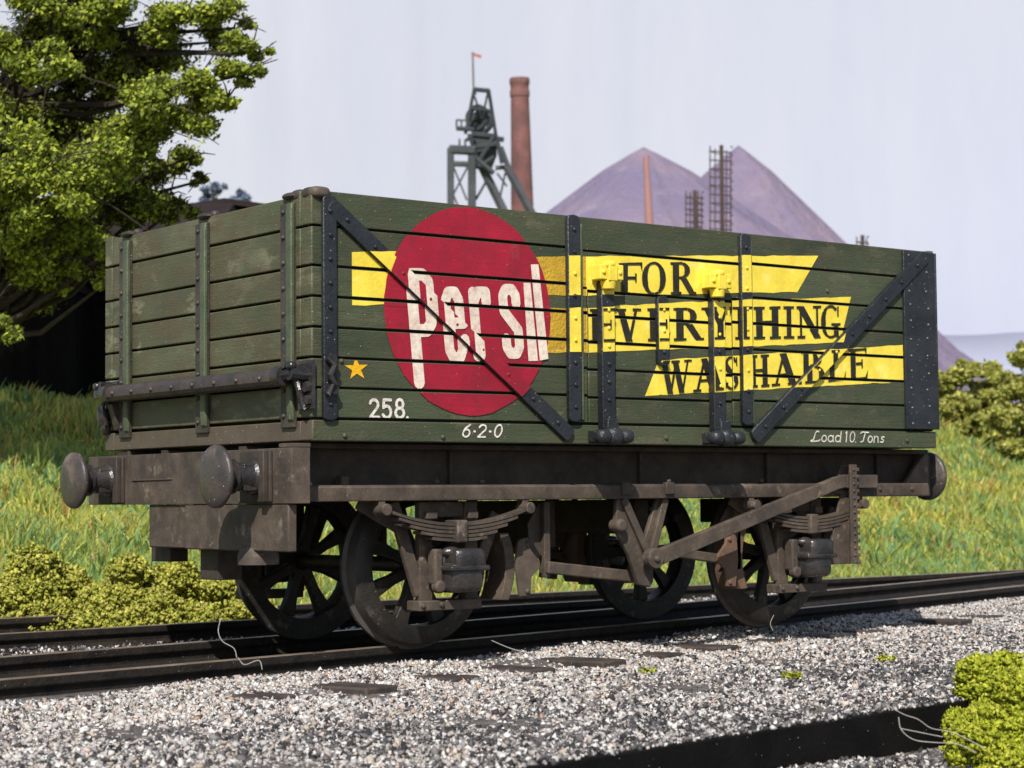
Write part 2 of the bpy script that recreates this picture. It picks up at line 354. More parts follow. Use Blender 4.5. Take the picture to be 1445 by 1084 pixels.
# ------------------------------------------------------------------ colliery: headgear, chimneys, masts
def headgear():
    D = 60
    base = P(690, 690, D); base.z = 0.9
    root = empty('pit_headgear', base, 'grey steel pit headgear with winding wheel and red flag beside the tall brick chimney', 'headgear')
    def q(x, y, dd=0): return P(600 + x/4.335, 60 + y/4.335, D + dd)
    def girders(name, segs, mat, depths=(0,)):
        mb = MB()
        for (x0, y0, x1, y1, r) in segs:
            for dd in depths: mb.tube(q(x0, y0, dd), q(x1, y1, dd), r*0.68, n=6)
        return mb.build(name, mat, root)
    girders('upper_frame', [(300, 285, 246, 560, .075), (388, 290, 436, 590, .085), (298, 287, 392, 296, .10), (302, 330, 332, 420, .05), (384, 300, 360, 420, .05),
                            (278, 400, 412, 422, .07), (300, 290, 300, 320, .10)], M['steeldark'], (-0.9, 0.9))
    fp = MB(); fp.tube(q(296, 290), q(290, 60), .035, n=6); fo = fp.build('flagpole', M['barge'], root)
    fl = MB(); a, b2, c, d = q(291, 62), q(345, 78), q(343, 97), q(292, 80)
    n = FW*0.03; fl.add([a, b2, c, d, a+n, b2+n, c+n, d+n], [(0,1,2,3), (7,6,5,4), (0,4,5,1), (1,5,6,2), (2,6,7,3), (3,7,4,0)]); fl.build('flag', M['flag'], fo)
    for cx, cy, rr, dd in ((318, 462, 66, -0.5), (352, 480, 66, 0.6)):
        mb = MB(); c0 = q(cx, cy, dd); rad = rr/4.335*D/FPX
        ax = (FW*0.85 + RT*0.5).normalized(); e1 = UP; e2 = ax.cross(e1).normalized()
        ring = [c0 + (e1*math.cos(t)+e2*math.sin(t))*rad for t in np.linspace(0, 2*math.pi, 25)]
        mb.path(ring, .085, 6)
        for t in np.linspace(0, math.pi, 5)[:-1]:
            v = e1*math.cos(t)+e2*math.sin(t); mb.tube(c0 - v*rad, c0 + v*rad, .035, n=5)
        mb.tube(c0 - ax*.35, c0 + ax*.35, .14, n=8); mb.build('winding_wheel', M['steeldark'], root)
    pf = girders('platform', [(190, 526, 300, 532, .10), (395, 585, 482, 594, .11), (282, 560, 430, 575, .12)], M['steeldark'], (-1, -0.4, 0.2, 0.8))
    mb = MB()
    for x0, y0, x1, y1 in ((192, 472, 192, 526), (222, 474, 222, 526), (190, 474, 262, 478), (210, 590, 210, 650), (245, 592, 245, 655)): mb.tube(q(x0, y0, -0.9), q(x1, y1, -0.9), .03, n=5)
    mb.build('handrail', M['steel'], root)
    mb = MB()
    a = [q(285, 545, -1), q(412, 560, -1), q(440, 640, -1), q(400, 745, -1), q(300, 735, -1), q(275, 640, -1)]
    mb.add(a + [v + FW*1.8 for v in a], [list(range(6))[::-1], list(range(6, 12))] + [(i, (i+1) % 6, 6+(i+1) % 6, 6+i) for i in range(6)])
    mb.build('sheave_housing', M['steeldark'], root, bevel=0.05)
    girders('brace', [(268, 560, 330, 760, .09), (430, 560, 320, 740, .09), (262, 650, 440, 620, .1), (300, 700, 420, 800, .12), (420, 700, 330, 760, .08), (250, 600, 300, 560, .08), (440, 590, 470, 740, .10)], M['steeldark'], (-1.2, 1))
    girders('side_trestle', [(155, 645, 160, 2560, .16), (286, 690, 286, 2560, .19), (165, 1300, 286, 1290, .10), (165, 1900, 286, 1890, .10), (165, 1310, 280, 1880, .05), (280, 1300, 168, 1890, .05), (165, 1910, 280, 2540, .05), (146, 655, 305, 662, .20), (165, 742, 290, 746, .12), (175, 765, 255, 965, .045), (258, 765, 172, 930, .045), (172, 930, 280, 1200, .045)], M['steel'], (-1.3, 1.3))
    girders('back_leg', [(340, 745, 470, 1010, .21), (470, 1010, 1230, 2560, .21), (462, 640, 520, 790, .12), (500, 765, 660, 1060, .20), (660, 1060, 1470, 2560, .2), (630, 1340, 810, 1330, .1), (930, 1950, 1140, 1940, .1), (430, 768, 515, 760, .10), (310, 960, 385, 830, .06), (455, 960, 490, 800, .05), (440, 800, 500, 880, .05)], M['steel'], (-0.9, 0.9))
headgear()

def chimney(name, top, bot, w0, w1, D, mat, label, cap, zb=0.8):
    a = P(top[0], top[1], D); b = P(bot[0], bot[1], D); k = D/FPX/2
    d = (a - b); d = Vector((d.x, d.y, d.z)); r1 = w1*k; r0 = w0*k
    ext = (b.z - zb)/d.z; base = b - d*ext; L = (a - base).length
    rb = r1 + (r1 - r0)*ext
    root = empty(name, base, label, 'chimney')
    MB().lathe([(0, rb), (L*0.5, (rb+r0)/2), (L-0.02, r0)], base, d, 28).build('shaft', mat, root)
    if cap:
        t = L
        MB().lathe([(t-.62, r0*1.01), (t-.58, r0*1.12), (t-.42, r0*1.14), (t-.38, r0*1.05), (t-.22, r0*1.06), (t-.18, r0*1.15), (t-.06, r0*1.15), (t, r0*1.06), (t, r0*.8), (t-.3, r0*.75)], base, d, 28).build('cap', mat, root)
chimney('brick_chimney', (733, 110), (737, 292), 25, 32, 63, M['brick'], 'tall red brick chimney with banded cap beside the pit headgear', True)
chimney('brick_chimney', (911.5, 220), (916, 312), 8, 12, 68, M['brickpale'], 'thin pale pink chimney in front of the left spoil tip', False)

def mast(px, py, pyb, xs, D, rungs, label):
    base = P(px, pyb, D); base.z = 0.8
    root = empty('lattice_mast', base, label, 'mast', 'lattice masts on the skyline')
    k = D/FPX
    mb = MB(); t = P(px, py, D); mb.tube(base, t, 4.4*k, 3.2*k, 6); mb.build('pole', M['mast'], root)
    mb = MB()
    for x, y in xs:
        for dd in (0, .5):
            q0 = P(x, y, D+dd); q1 = P(x, pyb+20, D+dd); mb.tube(q1, q0, 0.95*k, n=5)
    x0 = xs[0][0]; x1 = xs[-1][0]
    for i in range(rungs):
        y = py + 9 + (pyb-py)*i/rungs
        mb.tube(P(x0-1.5, y+random.uniform(-1, 1), D), P(x1+2, y+1.5, D), 1.1*k, n=5)
        if i % 2 == 0: mb.tube(P(x0, y, D+.5), P(x1, y+9, D+.5), 0.6*k, n=5)
        mb.tube(P(x1, y-6, D), P(x1+3, y-7, D), 1.2*k, n=5)
    mb.build('lattice', M['mast'], root)
mast(1018, 205, 326, [(1002, 206), (1009, 210), (1025, 212), (1031, 216)], 70, 10, 'tall brown lattice mast between the two spoil tips')
mast(980.5, 269, 320, [(968, 270), (974, 272), (985, 270), (990, 275)], 74, 6, 'short dark lattice mast left of the tall one')
mast(1217, 332, 352, [(1209, 334), (1223, 337)], 76, 2, 'tiny spiky mast at the foot of the right spoil slope')

# ------------------------------------------------------------------ dark sheds at left
def block(root, name, px0, px1, D, z0, pyt, depth, mat, roof=None):
    a = P(px0, pyt, D); b = P(px1, pyt, D); zt = (a.z+b.z)/2
    f = Vector((FW.x, FW.y, 0)).normalized()*depth
    q = [Vector((a.x, a.y, 0)), Vector((b.x, b.y, 0))]; q += [q[1]+f, q[0]+f]
    mb = MB(); mb.add([(v.x, v.y, z0) for v in q]+[(v.x, v.y, zt) for v in q], [(3,2,1,0), (4,5,6,7), (0,1,5,4), (1,2,6,5), (2,3,7,6), (3,0,4,7)])
    mb.build(name, mat, root)
    return q, zt, f
r_ = P(100, 560, 25); r_.z = 0.8
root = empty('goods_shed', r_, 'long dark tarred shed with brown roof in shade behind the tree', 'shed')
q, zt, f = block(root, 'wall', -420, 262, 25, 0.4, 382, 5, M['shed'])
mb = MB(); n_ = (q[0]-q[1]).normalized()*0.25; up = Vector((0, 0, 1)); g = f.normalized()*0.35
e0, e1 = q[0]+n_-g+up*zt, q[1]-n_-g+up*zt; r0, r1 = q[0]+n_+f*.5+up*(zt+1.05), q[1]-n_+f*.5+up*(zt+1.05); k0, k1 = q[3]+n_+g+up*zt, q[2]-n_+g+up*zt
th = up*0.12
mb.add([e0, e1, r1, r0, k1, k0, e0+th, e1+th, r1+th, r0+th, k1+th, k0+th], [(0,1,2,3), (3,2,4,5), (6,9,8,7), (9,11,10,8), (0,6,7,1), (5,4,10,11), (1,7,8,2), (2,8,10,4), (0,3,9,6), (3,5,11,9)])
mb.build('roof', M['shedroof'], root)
def gable_hut(px, pyr, hw, drop, D, zb, label, barge):
    a = P(px, pyr, D); root = empty('gabled_hut', (a.x, a.y, zb), label, 'hut')
    k = D/FPX; rt = Vector((RT.x, RT.y, 0)).normalized(); f = Vector((FW.x, FW.y, 0)).normalized()*3.5
    w_ = hw*k; ez = a.z - drop*k; c = Vector((a.x, a.y, 0)); up = Vector((0, 0, 1))
    A = [c-rt*w_+up*zb, c+rt*w_+up*zb, c+rt*w_+up*ez, c+up*a.z, c-rt*w_+up*ez]
    mb = MB(); mb.add(A+[v+f for v in A], [(0,1,2,3,4), (9,8,7,6,5), (0,5,6,1), (1,6,7,2), (4,9,5,0)]); mb.build('wall', M['shed'], root)
    mb = MB(); o = -f.normalized()*0.12; t = up*0.09
    for s in (-1, 1):
        e = c+rt*w_*1.12*s+up*(ez-(a.z-ez)*.12)+o+t*.3; r = c+up*a.z+o+t*.3
        v = [e, r, r+f, e+f]; mb.add(v+[x+t for x in v], [(0,1,2,3), (7,6,5,4), (0,4,5,1), (1,5,6,2), (2,6,7,3), (3,7,4,0)])
    ro = mb.build('roof', M['shedroof'], root)
    if barge:
        mb = MB()
        for s in (-1, 1): mb.tube(c+rt*w_*1.1*s+up*(ez-(a.z-ez)*.1)+o*1.4, c+up*a.z+o*1.4, 0.022, n=6)
        mb.build('bargeboard', M['barge'], ro)
gable_hut(80, 392, 27, 20, 24.2, 0.75, 'low dark hut with pale bargeboards on its gable in front of the shed', True)
gable_hut(318, 291, 95, 14, 33, 0.9, 'dark hut roof showing just above the wagon end right of the tree', False)

# ------------------------------------------------------------------ foliage
def leaf_cloud(cl, n_per, size, cols, name, parent, mat, bias=None, twig_shade=None, seed=3):
    """cl: list of (centre, radius, weight, tone shift); triangular leaf pairs through each clump"""
    r = np.random.default_rng(seed); Vs = []; Cs = []
    for c, rad, wgt, tone in cl:
        # each clump is made of sub-sprays so the outline is broken
        ns = max(3, int(7*wgt)); sub = r.normal(0, rad*0.52, (ns, 3)); sub[:, 2] *= 0.7
        n = int(n_per*wgt)
        k = r.integers(0, ns, n); pos = np.array(c) + sub[k] + r.normal(0, rad*0.21, (n, 3))*np.array([1, 1, 0.65])
        L = size*r.uniform(0.6, 1.3, (n, 1)); d = r.normal(0, 1, (n, 3))
        if bias is not None: d += np.array(bias)*1.3
        d /= np.linalg.norm(d, axis=1, keepdims=True)
        e = np.cross(d, r.normal(0, 1, (n, 3))); e /= np.linalg.norm(e, axis=1, keepdims=True)
        q = np.stack([pos-d*L*0.5, pos+e*L*0.28, pos+d*L*0.5, pos-e*L*0.28], 1)
        nn = np.cross(d, e); q[:, 1] += nn*L*0.08; q[:, 3] += nn*L*0.08
        Vs.append(q.reshape(-1, 3))
        ci = np.array(cols)[r.integers(0, len(cols), n)]*r.uniform(0.75, 1.2, (n, 1))
        if twig_shade is not None:
            tw = r.random(n) > tone; tcol = np.array(twig_shade)[r.integers(0, len(twig_shade), n)]*r.uniform(.7, 1.3, (n, 1)); ci = np.where(tw[:, None], tcol, ci)
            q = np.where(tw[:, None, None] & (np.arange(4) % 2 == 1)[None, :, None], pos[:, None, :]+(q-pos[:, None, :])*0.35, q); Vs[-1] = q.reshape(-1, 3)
        else: ci = ci*tone
        Cs.append(np.repeat(ci, 4, 0))
    V = np.concatenate(Vs); C = np.concatenate(Cs); b = np.arange(0, len(V), 4)
    T = np.concatenate([np.stack([b, b+1, b+2], 1), np.stack([b, b+2, b+3], 1)])
    return bigmesh(name, V, T, mat, C, parent)

def tree():
    D = 20.0; base = P(-70, 560, D); base.z = float(bank_h(np.array(base.x), np.array(base.y)))-0.05
    root = empty('leafy_tree', base, 'large leafy tree with bright yellow green sprays at upper left of the wagon', 'tree')
    trunk = MB(); pts = [base, P(-62, 480, D), P(-50, 300, D+.1), P(0, 150, D+.2), P(70, 20, D+.3), P(130, -150, D)]
    trunk.path(pts, 0.24, 10, 0.10); tk = trunk.build('trunk', M['bark'], root)
    clumps = []; k = D/FPX
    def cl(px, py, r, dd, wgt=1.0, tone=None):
        tone = tone if tone is not None else (0.86 if dd < -0.45 else 0.42)  # deeper clumps browner: twig colours that also paint the crown's inner shade
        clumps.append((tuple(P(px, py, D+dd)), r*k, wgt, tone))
    # lit outer sprays (towards the camera)
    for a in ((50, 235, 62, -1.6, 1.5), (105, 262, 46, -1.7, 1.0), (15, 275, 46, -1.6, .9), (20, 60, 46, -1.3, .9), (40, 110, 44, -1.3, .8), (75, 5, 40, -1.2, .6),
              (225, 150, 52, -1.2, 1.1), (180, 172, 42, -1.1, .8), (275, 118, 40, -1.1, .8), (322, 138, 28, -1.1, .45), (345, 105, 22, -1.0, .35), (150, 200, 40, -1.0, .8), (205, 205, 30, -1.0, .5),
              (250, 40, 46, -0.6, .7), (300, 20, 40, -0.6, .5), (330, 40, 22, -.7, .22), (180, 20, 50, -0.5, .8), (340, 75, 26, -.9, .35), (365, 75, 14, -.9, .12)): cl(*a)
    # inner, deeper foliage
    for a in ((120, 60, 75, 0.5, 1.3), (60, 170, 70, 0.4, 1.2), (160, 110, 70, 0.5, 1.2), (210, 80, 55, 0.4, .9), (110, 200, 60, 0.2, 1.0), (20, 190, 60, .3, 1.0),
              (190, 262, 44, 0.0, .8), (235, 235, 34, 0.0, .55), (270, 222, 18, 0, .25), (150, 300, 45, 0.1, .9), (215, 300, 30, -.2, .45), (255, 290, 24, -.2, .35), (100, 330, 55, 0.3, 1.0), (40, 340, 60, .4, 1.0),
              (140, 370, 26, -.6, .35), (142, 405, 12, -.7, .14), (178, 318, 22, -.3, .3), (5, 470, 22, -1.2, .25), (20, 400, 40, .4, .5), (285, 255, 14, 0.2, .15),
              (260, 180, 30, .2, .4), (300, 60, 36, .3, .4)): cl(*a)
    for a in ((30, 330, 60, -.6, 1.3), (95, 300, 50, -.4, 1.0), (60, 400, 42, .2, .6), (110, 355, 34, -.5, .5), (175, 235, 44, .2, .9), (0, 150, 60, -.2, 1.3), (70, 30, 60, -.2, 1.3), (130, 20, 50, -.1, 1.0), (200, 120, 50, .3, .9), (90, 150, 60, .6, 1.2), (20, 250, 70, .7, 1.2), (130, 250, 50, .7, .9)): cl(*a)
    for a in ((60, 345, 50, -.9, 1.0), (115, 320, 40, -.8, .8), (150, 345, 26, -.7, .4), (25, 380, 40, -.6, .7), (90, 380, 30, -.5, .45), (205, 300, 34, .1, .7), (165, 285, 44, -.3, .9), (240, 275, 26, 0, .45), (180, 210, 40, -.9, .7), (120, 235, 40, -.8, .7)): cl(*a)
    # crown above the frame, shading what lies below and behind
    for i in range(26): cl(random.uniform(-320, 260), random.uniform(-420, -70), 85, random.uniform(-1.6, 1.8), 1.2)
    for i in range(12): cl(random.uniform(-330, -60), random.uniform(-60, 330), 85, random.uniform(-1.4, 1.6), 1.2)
    cols = [(0.38, 0.44, 0.045), (0.46, 0.51, 0.06), (0.27, 0.34, 0.04), (0.17, 0.23, 0.035), (0.33, 0.40, 0.05), (0.10, 0.12, 0.03)]
    leaf_cloud(clumps, 5200, 0.056, cols, 'crown', root, M['leaf'], bias=tuple(RT*0.75+UP*0.55), twig_shade=[(0.045, 0.032, 0.02), (0.07, 0.05, 0.025), (0.025, 0.02, 0.014), (0.06, 0.065, 0.02)])
    # limbs and twigs
    mb = MB(); spine = pts
    r = random.Random(5)
    for c, rad, wgt, tone in clumps:
        c = Vector(c); s = min(spine[1:], key=lambda v: (v - (c - Vector((0, 0, 0.9)))).length)
        mid = (Vector(s)+c)*0.5 + Vector((r.uniform(-.2, .2), r.uniform(-.2, .2), -0.18))
        mb.path([s, mid, c], 0.045, 5, 0.012)
        for _ in range(int(5*wgt)+2):
            e = c + Vector((r.gauss(0, 1), r.gauss(0, 1), r.gauss(0.2, .7)))*rad*0.95
            mb.path([c, (c+e)*.5+Vector((0, 0, .03)), e], 0.011, 4, 0.004)
    for x0, y0, x1, y1 in ((330, 60, 352, 24), (345, 100, 385, 60), (345, 95, 392, 84), (360, 90, 384, 82), (350, 85, 364, 35), (355, 90, 375, 68), (330, 28, 358, 22), (320, 10, 352, 8), (342, 25, 362, 26), (362, 75, 390, 58)):
        mb.path([P(x0, y0, D-.9), P((x0+x1)/2, (y0+y1)/2+2, D-.9), P(x1, y1, D-.9)], 0.011, 4, 0.005)
    mb.build('limb', M['bark'], root)
tree()

def bush(px, py, D, h_px, w_px, label, group, cols, size, n, seed, name='hedge_bush', cat='bush', zoff=0.0):
    b = P(px, py, D); z = float(bank_h(np.array(b.x), np.array(b.y))); h_px = (P(px, h_px, D).z - z)/(D/FPX); base = Vector((b.x, b.y, z))
    root = empty(name, base, label, cat, group); k = D/FPX; r = random.Random(seed); cl = []
    for i in range(24):
        t = r.random()**1.2; a = r.uniform(0, 6.28); rr = w_px*k*0.55*math.sqrt(r.random())*(1.1-t*.5)
        cl.append(((base.x+rr*math.cos(a), base.y+rr*math.sin(a), z+h_px*k*(0.10+0.80*t)), w_px*k*0.21, 1, r.uniform(.85, 1.15)))
    leaf_cloud(cl, n, size, cols, 'foliage', root, M['leaf'], seed=seed)
    mb = MB()
    for c, rad, *_ in cl: mb.path([base, (base+Vector(c))*.5+Vector((r.uniform(-.1, .1), 0, .05)), c], 0.02, 5, 0.006)
    mb.build('stem', M['bark'], root)
fc = [(0.20, 0.245, 0.36), (0.26, 0.30, 0.42), (0.15, 0.19, 0.29)]  # blue grey tree shapes standing in for the leafy tree's cast shadow
def shadow_tree(px, pyt, D, wpx, label, seed):
    b = P(px, pyt, D); base = Vector((b.x, b.y, 1.2)); root = empty('shadow_tree', base, label, 'tree', 'blue grey tree shadow shapes'); k = D/FPX; r = random.Random(seed); cl = []
    for i in range(16):
        t = r.random(); cl.append((tuple(Vector((b.x, b.y, 0))+RT*r.uniform(-.5, .5)*wpx*k*(1-.6*t)+Vector((0, 0, b.z-(1-t)*150*k))), wpx*k*.22, .8, 1.0))
    leaf_cloud(cl, 260, 0.20, fc, 'crown', root, M['leaf'], seed=seed)
    MB().path([base, Vector((b.x, b.y, b.z*.55)), Vector((b.x, b.y, b.z-.4))], .22, 7, .05).build('trunk', M['bark'], root)
shadow_tree(300, 246, 58, 52, 'soft blue grey shape for the leafy tree shadow just above the wagon end', 61)
shadow_tree(345, 275, 60, 40, 'small blue grey tree shadow shape fading out right of the taller one', 62)
hc = [(0.40, 0.42, 0.09), (0.48, 0.48, 0.11), (0.30, 0.33, 0.07), (0.53, 0.51, 0.14), (0.34, 0.32, 0.09)]
G = 'bushes along the top of the grass bank'
bush(1346, 612, 33, 515, 70, 'bush hard against the wagon end on the bank top', G, hc, 0.10, 900, 11)
bush(1440, 618, 31.5, 484, 80, 'tallest bush at the right edge on the bank top', G, hc, 0.10, 1000, 12)
bush(1392, 614, 34, 503, 76, 'middle bush between the low and the tallest bush', G, hc, 0.10, 900, 13)
bush(1505, 612, 33, 495, 90, 'bush mostly cut off by the right edge', G, hc, 0.10, 800, 14)

def crumbs(name, blobs, n, size, cols, parent, mat, seed=1, up=0.0):
    """foam and fibre scatter: small crumpled tetra crumbs over clump surfaces"""
    r = np.random.default_rng(seed); Vs = []; Cs = []
    tet = np.array([(1, 1, 1), (1, -1, -1), (-1, 1, -1), (-1, -1, 1)], float)/1.7
    for c, rx, ry, rz, wgt in blobs:
        m = int(n*wgt); d = r.normal(0, 1, (m, 3)); d /= np.linalg.norm(d, axis=1, keepdims=True)
        d[:, 2] = d[:, 2]*.85+.15
        rad = r.uniform(0.72, 1.06, (m, 1))*(1+0.13*np.sin(7*d[:, :1]+9*d[:, 1:2])+0.10*np.sin(15*d[:, 2:]+11*d[:, :1]))
        pos = np.array(c)+d*rad*np.array([rx, ry, rz])
        # random rotations
        a = r.normal(0, 1, (m, 4)); a /= np.linalg.norm(a, axis=1, keepdims=True); w_, x, y, z = a.T
        Rm = np.stack([1-2*(y*y+z*z), 2*(x*y-z*w_), 2*(x*z+y*w_), 2*(x*y+z*w_), 1-2*(x*x+z*z), 2*(y*z-x*w_), 2*(x*z-y*w_), 2*(y*z+x*w_), 1-2*(x*x+y*y)], 1).reshape(m, 3, 3)
        sc = size*r.uniform(0.5, 1.35, (m, 1, 1))*np.stack([np.ones(m), r.uniform(.6, 1, m), r.uniform(.9, 2.4, m)], 1)[:, None, :]
        v = np.einsum('mij,mkj->mki', Rm, tet[None]*sc) + pos[:, None, :]
        Vs.append(v.reshape(-1, 3)); ci = np.array(cols)[r.integers(0, len(cols), m)]*r.uniform(.75, 1.2, (m, 1)); Cs.append(np.repeat(ci, 4, 0))
    V = np.concatenate(Vs); C = np.concatenate(Cs); b = np.arange(0, len(V), 4)
    T = np.concatenate([np.stack([b+i, b+j, b+k], 1) for i, j, k in ((0, 1, 2), (0, 3, 1), (0, 2, 3), (1, 3, 2))])
    return bigmesh(name, V, T, mat, C, parent)

mc = [(0.46, 0.47, 0.08), (0.56, 0.55, 0.10), (0.36, 0.38, 0.06), (0.62, 0.58, 0.15), (0.26, 0.28, 0.045)]
def moss(px, py, D, hpx, wpx, label, seed, group='foam moss clumps beside the track', n=2600, size=0.019, cols=mc, zb=-1.33, name='moss_clump', nb=22):
    k = D/FPX; c = P(px, py, D); r = random.Random(seed); bl = []
    fx = Vector((FW.x, FW.y, 0)); rx_ = Vector((RT.x, RT.y, 0))
    for i in range(nb):
        fr = math.sqrt(r.random())*0.95; an = r.uniform(0, 6.28)
        o = rx_*math.cos(an)*fr*wpx*k*.5 + fx*math.sin(an)*fr*wpx*k*.42
        br = r.uniform(.13, .25)*min(wpx, hpx*1.3)*k
        top = hpx*k*(1-fr**2)*r.uniform(.55, 1.0)
        zz = max(0.0, top-br)
        bl.append(((c.x+o.x, c.y+o.y, zb+zz*.9), br, br, br*r.uniform(.8, 1.05), (br/(.2*wpx*k))**2*.6))
        if zz > br*1.2: bl.append(((c.x+o.x*1.05, c.y+o.y*1.05, zb+zz*.35), br*1.1, br*1.1, br*1.1, (br/(.2*wpx*k))**2*.6))
    o = crumbs(name, bl, n, size, cols, None, M['moss'], seed)
    tag(o, label, 'moss', group)
    me = o.data; 
    return o
# row at the foot of the bank, left
moss(35, 868, 15.6, 138, 190, 'yellow green moss clump at the left edge by the back rail', 21)
moss(118, 868, 15.9, 108, 120, 'small low moss clump between the left edge clump and the tall one', 22)
moss(182, 866, 15.4, 150, 130, 'tall moss clump left of the wagon headstock plate', 23)
moss(262, 862, 15.7, 128, 130, 'broad moss clump below the headstock plate', 24)
moss(330, 858, 16.0, 100, 110, 'moss clump glimpsed behind the front wheels', 25)
mg = [(0.42, 0.46, 0.035), (0.52, 0.56, 0.05), (0.34, 0.38, 0.03), (0.60, 0.60, 0.09), (0.24, 0.28, 0.02)]
moss(1408, 975, 9.5, 92, 175, 'bright lime moss mound on the ballast at lower right', 31, 'lime moss mounds at lower right', 2600, 0.014, mg, -1.30, nb=26)
moss(1430, 1080, 8.55, 140, 150, 'lime moss spilling over the black rail end at the bottom corner', 32, 'lime moss mounds at lower right', 2600, 0.013, mg, -1.44, nb=30)

moss(1392, 1020, 9.0, 70, 120, 'middle lime moss mound joining the upper mound to the corner one', 33, 'lime moss mounds at lower right', 2600, 0.014, mg, -1.38, nb=24)
# grass on the bank
def grass():
    r = np.random.default_rng(9); n = 230000
    x = r.uniform(-8, 26, n); s = r.uniform(0, 1, n)**1.2*8.5; y = 4.3+0.02*x+s
    # keep what lies in or near the view
    dx, dy = x-CAM.x, y-CAM.y; dep = dx*FW.x+dy*FW.y; lat = dx*RT.x+dy*RT.y
    ok = np.abs(lat) < dep*0.30
    x, y, dep = x[ok], y[ok], dep[ok]; m = len(x)
    z = bank_h(x, y)
    L = r.uniform(0.05, 0.19, m)*(0.7+0.5*np.sin(x*1.7+y)**2); wd = r.uniform(0.008, 0.018, m)*(dep/18)
    a = r.uniform(0, 6.28, m); lean = r.normal(0, 0.35, (m, 2)); 
    clump = np.clip(np.sin(2.3*x+1.1*np.sin(3.1*y))*np.sin(2.9*y-0.7*x+1.5*np.sin(1.3*x)), -.35, 1); L = L*(1+0.75*clump); stray = r.random(m) < .02; L = np.where(stray, L*1.7, L)
    bx = np.stack([np.cos(a), np.sin(a), np.zeros(m)], 1)*wd[:, None]
    p = np.stack([x, y, z-0.02], 1)
    mid = p+np.stack([lean[:, 0]*L*.4, lean[:, 1]*L*.4, L*.6], 1); tip = p+np.stack([lean[:, 0]*L*1.1, lean[:, 1]*L*1.1, L], 1)
    V = np.stack([p-bx, p+bx, mid-bx*.7, mid+bx*.7, tip], 1).reshape(-1, 3)
    b = np.arange(0, len(V), 5)
    T = np.concatenate([np.stack([b, b+1, b+3], 1), np.stack([b, b+3, b+2], 1), np.stack([b+2, b+3, b+4], 1)])
    pal = np.array([(0.34, 0.41, 0.12), (0.46, 0.50, 0.13), (0.58, 0.56, 0.15), (0.23, 0.36, 0.16), (0.19, 0.36, 0.22), (0.62, 0.50, 0.19), (0.30, 0.39, 0.12), (0.52, 0.32, 0.15), (0.66, 0.63, 0.24)])
    patch = 1.1*np.sin(x*2.7+y*1.9+np.sin(y*3))*np.sin(x*.7-y*2.2)+np.sin(x*1.3+2*np.sin(y*.9))+np.sin(y*2.1-x*.6)+r.normal(0, .9, m)
    w_ = np.array([[.26, .2, .1, .16, .1, .04, .1, .02, .02]]*m); w_[patch > 1] = [.16, .26, .24, .04, .02, .16, .04, .10, .08]; w_[patch < -1] = [.22, .1, .04, .26, .22, .02, .12, .01, .01]
    cum = np.cumsum(w_/w_.sum(1, keepdims=True), 1); ci = (r.random((m, 1)) > cum).sum(1).clip(0, 8)
    C = np.minimum(pal[ci]*np.array([1.12, 1.10, 0.95])*r.uniform(.8, 1.2, (m, 1)), .85)
    tag(bigmesh('grass', V, T, M['blade'], np.repeat(C, 5, 0)), 'long mixed green and straw grass on the bank', 'grass', None, 'stuff')
grass()

# ------------------------------------------------------------------ track
def rail(name, pts, label, group, top=ZR, hgt=0.13, hw=0.04, plain=False):
    prof = [(-hw, 0), (hw, 0), (hw, -0.045), (hw*.42, -0.065), (hw*.42, -hgt+.03), (hw*1.5, -hgt+.012), (hw*1.5, -hgt), (-hw*1.5, -hgt), (-hw*1.5, -hgt+.012), (-hw*.42, -hgt+.03), (-hw*.42, -0.065), (-hw, -0.045)]
    if plain: prof = [(-hw, 0), (hw, 0), (hw, -hgt), (-hw, -hgt)]
    n = len(prof); mb = MB(); pts = [Vector((p[0], p[1], p[2] if len(p) > 2 else top)) for p in pts]; vs = []
    for i, p in enumerate(pts):
        d = pts[min(i+1, len(pts)-1)]-pts[max(i-1, 0)]; d.z = 0; d.normalize(); nn = Vector((-d.y, d.x, 0))
        for u, v in prof: vs.append(p+nn*u+Vector((0, 0, v)))
    mb.add(vs, [(i*n+k, i*n+(k+1) % n, (i+1)*n+(k+1) % n, (i+1)*n+k) for i in range(len(pts)-1) for k in range(n)] + [list(range(n)), [(len(pts)-1)*n+k for k in range(n)]])
    for j in range(len(mb.M)):
        if j < (len(pts)-1)*n and j % n == 0: mb.M[j] = 1
    o = mb.build(name, [M['railblack'], M['railblack']] if plain else [M['railside'], M['railtop']], bevel=0.006); tag(o, label, 'rail', group); return o
xs = np.linspace(-9, 15, 60)
rail('rail', [(x, ny(x)+0.04) for x in xs], 'front rail that the near wagon wheels stand on', 'rails of the track under the wagon')
def off(x, d):
    s = 2*NEAR[2]*x+NEAR[1]; l = math.hypot(1, s); return (x-s/l*d, ny(x)+d/l)
rail('rail', [off(x, 1.26) for x in xs], 'rear rail of the track under the wagon', 'rails of the track under the wagon')
rail('rail', [(x, 2.42+0.075*x) for x in np.linspace(-12, 3.2, 24)], 'front rail of the second track behind the wagon', 'rails of the second track', top=-1.17)
rail('rail', [(x, 3.86+0.03*x) for x in np.linspace(-12, 14, 40)], 'rearmost rail at the foot of the grass bank', 'rails of the second track', top=-1.165, hgt=0.18, hw=0.05)
rail('rail', [(x, RF(x)) for x in np.linspace(-9, 11.0, 40)], 'black rail nearest the camera along the bottom edge', 'rail of the foreground track', top=-1.270, hgt=0.24, hw=0.085, plain=True)

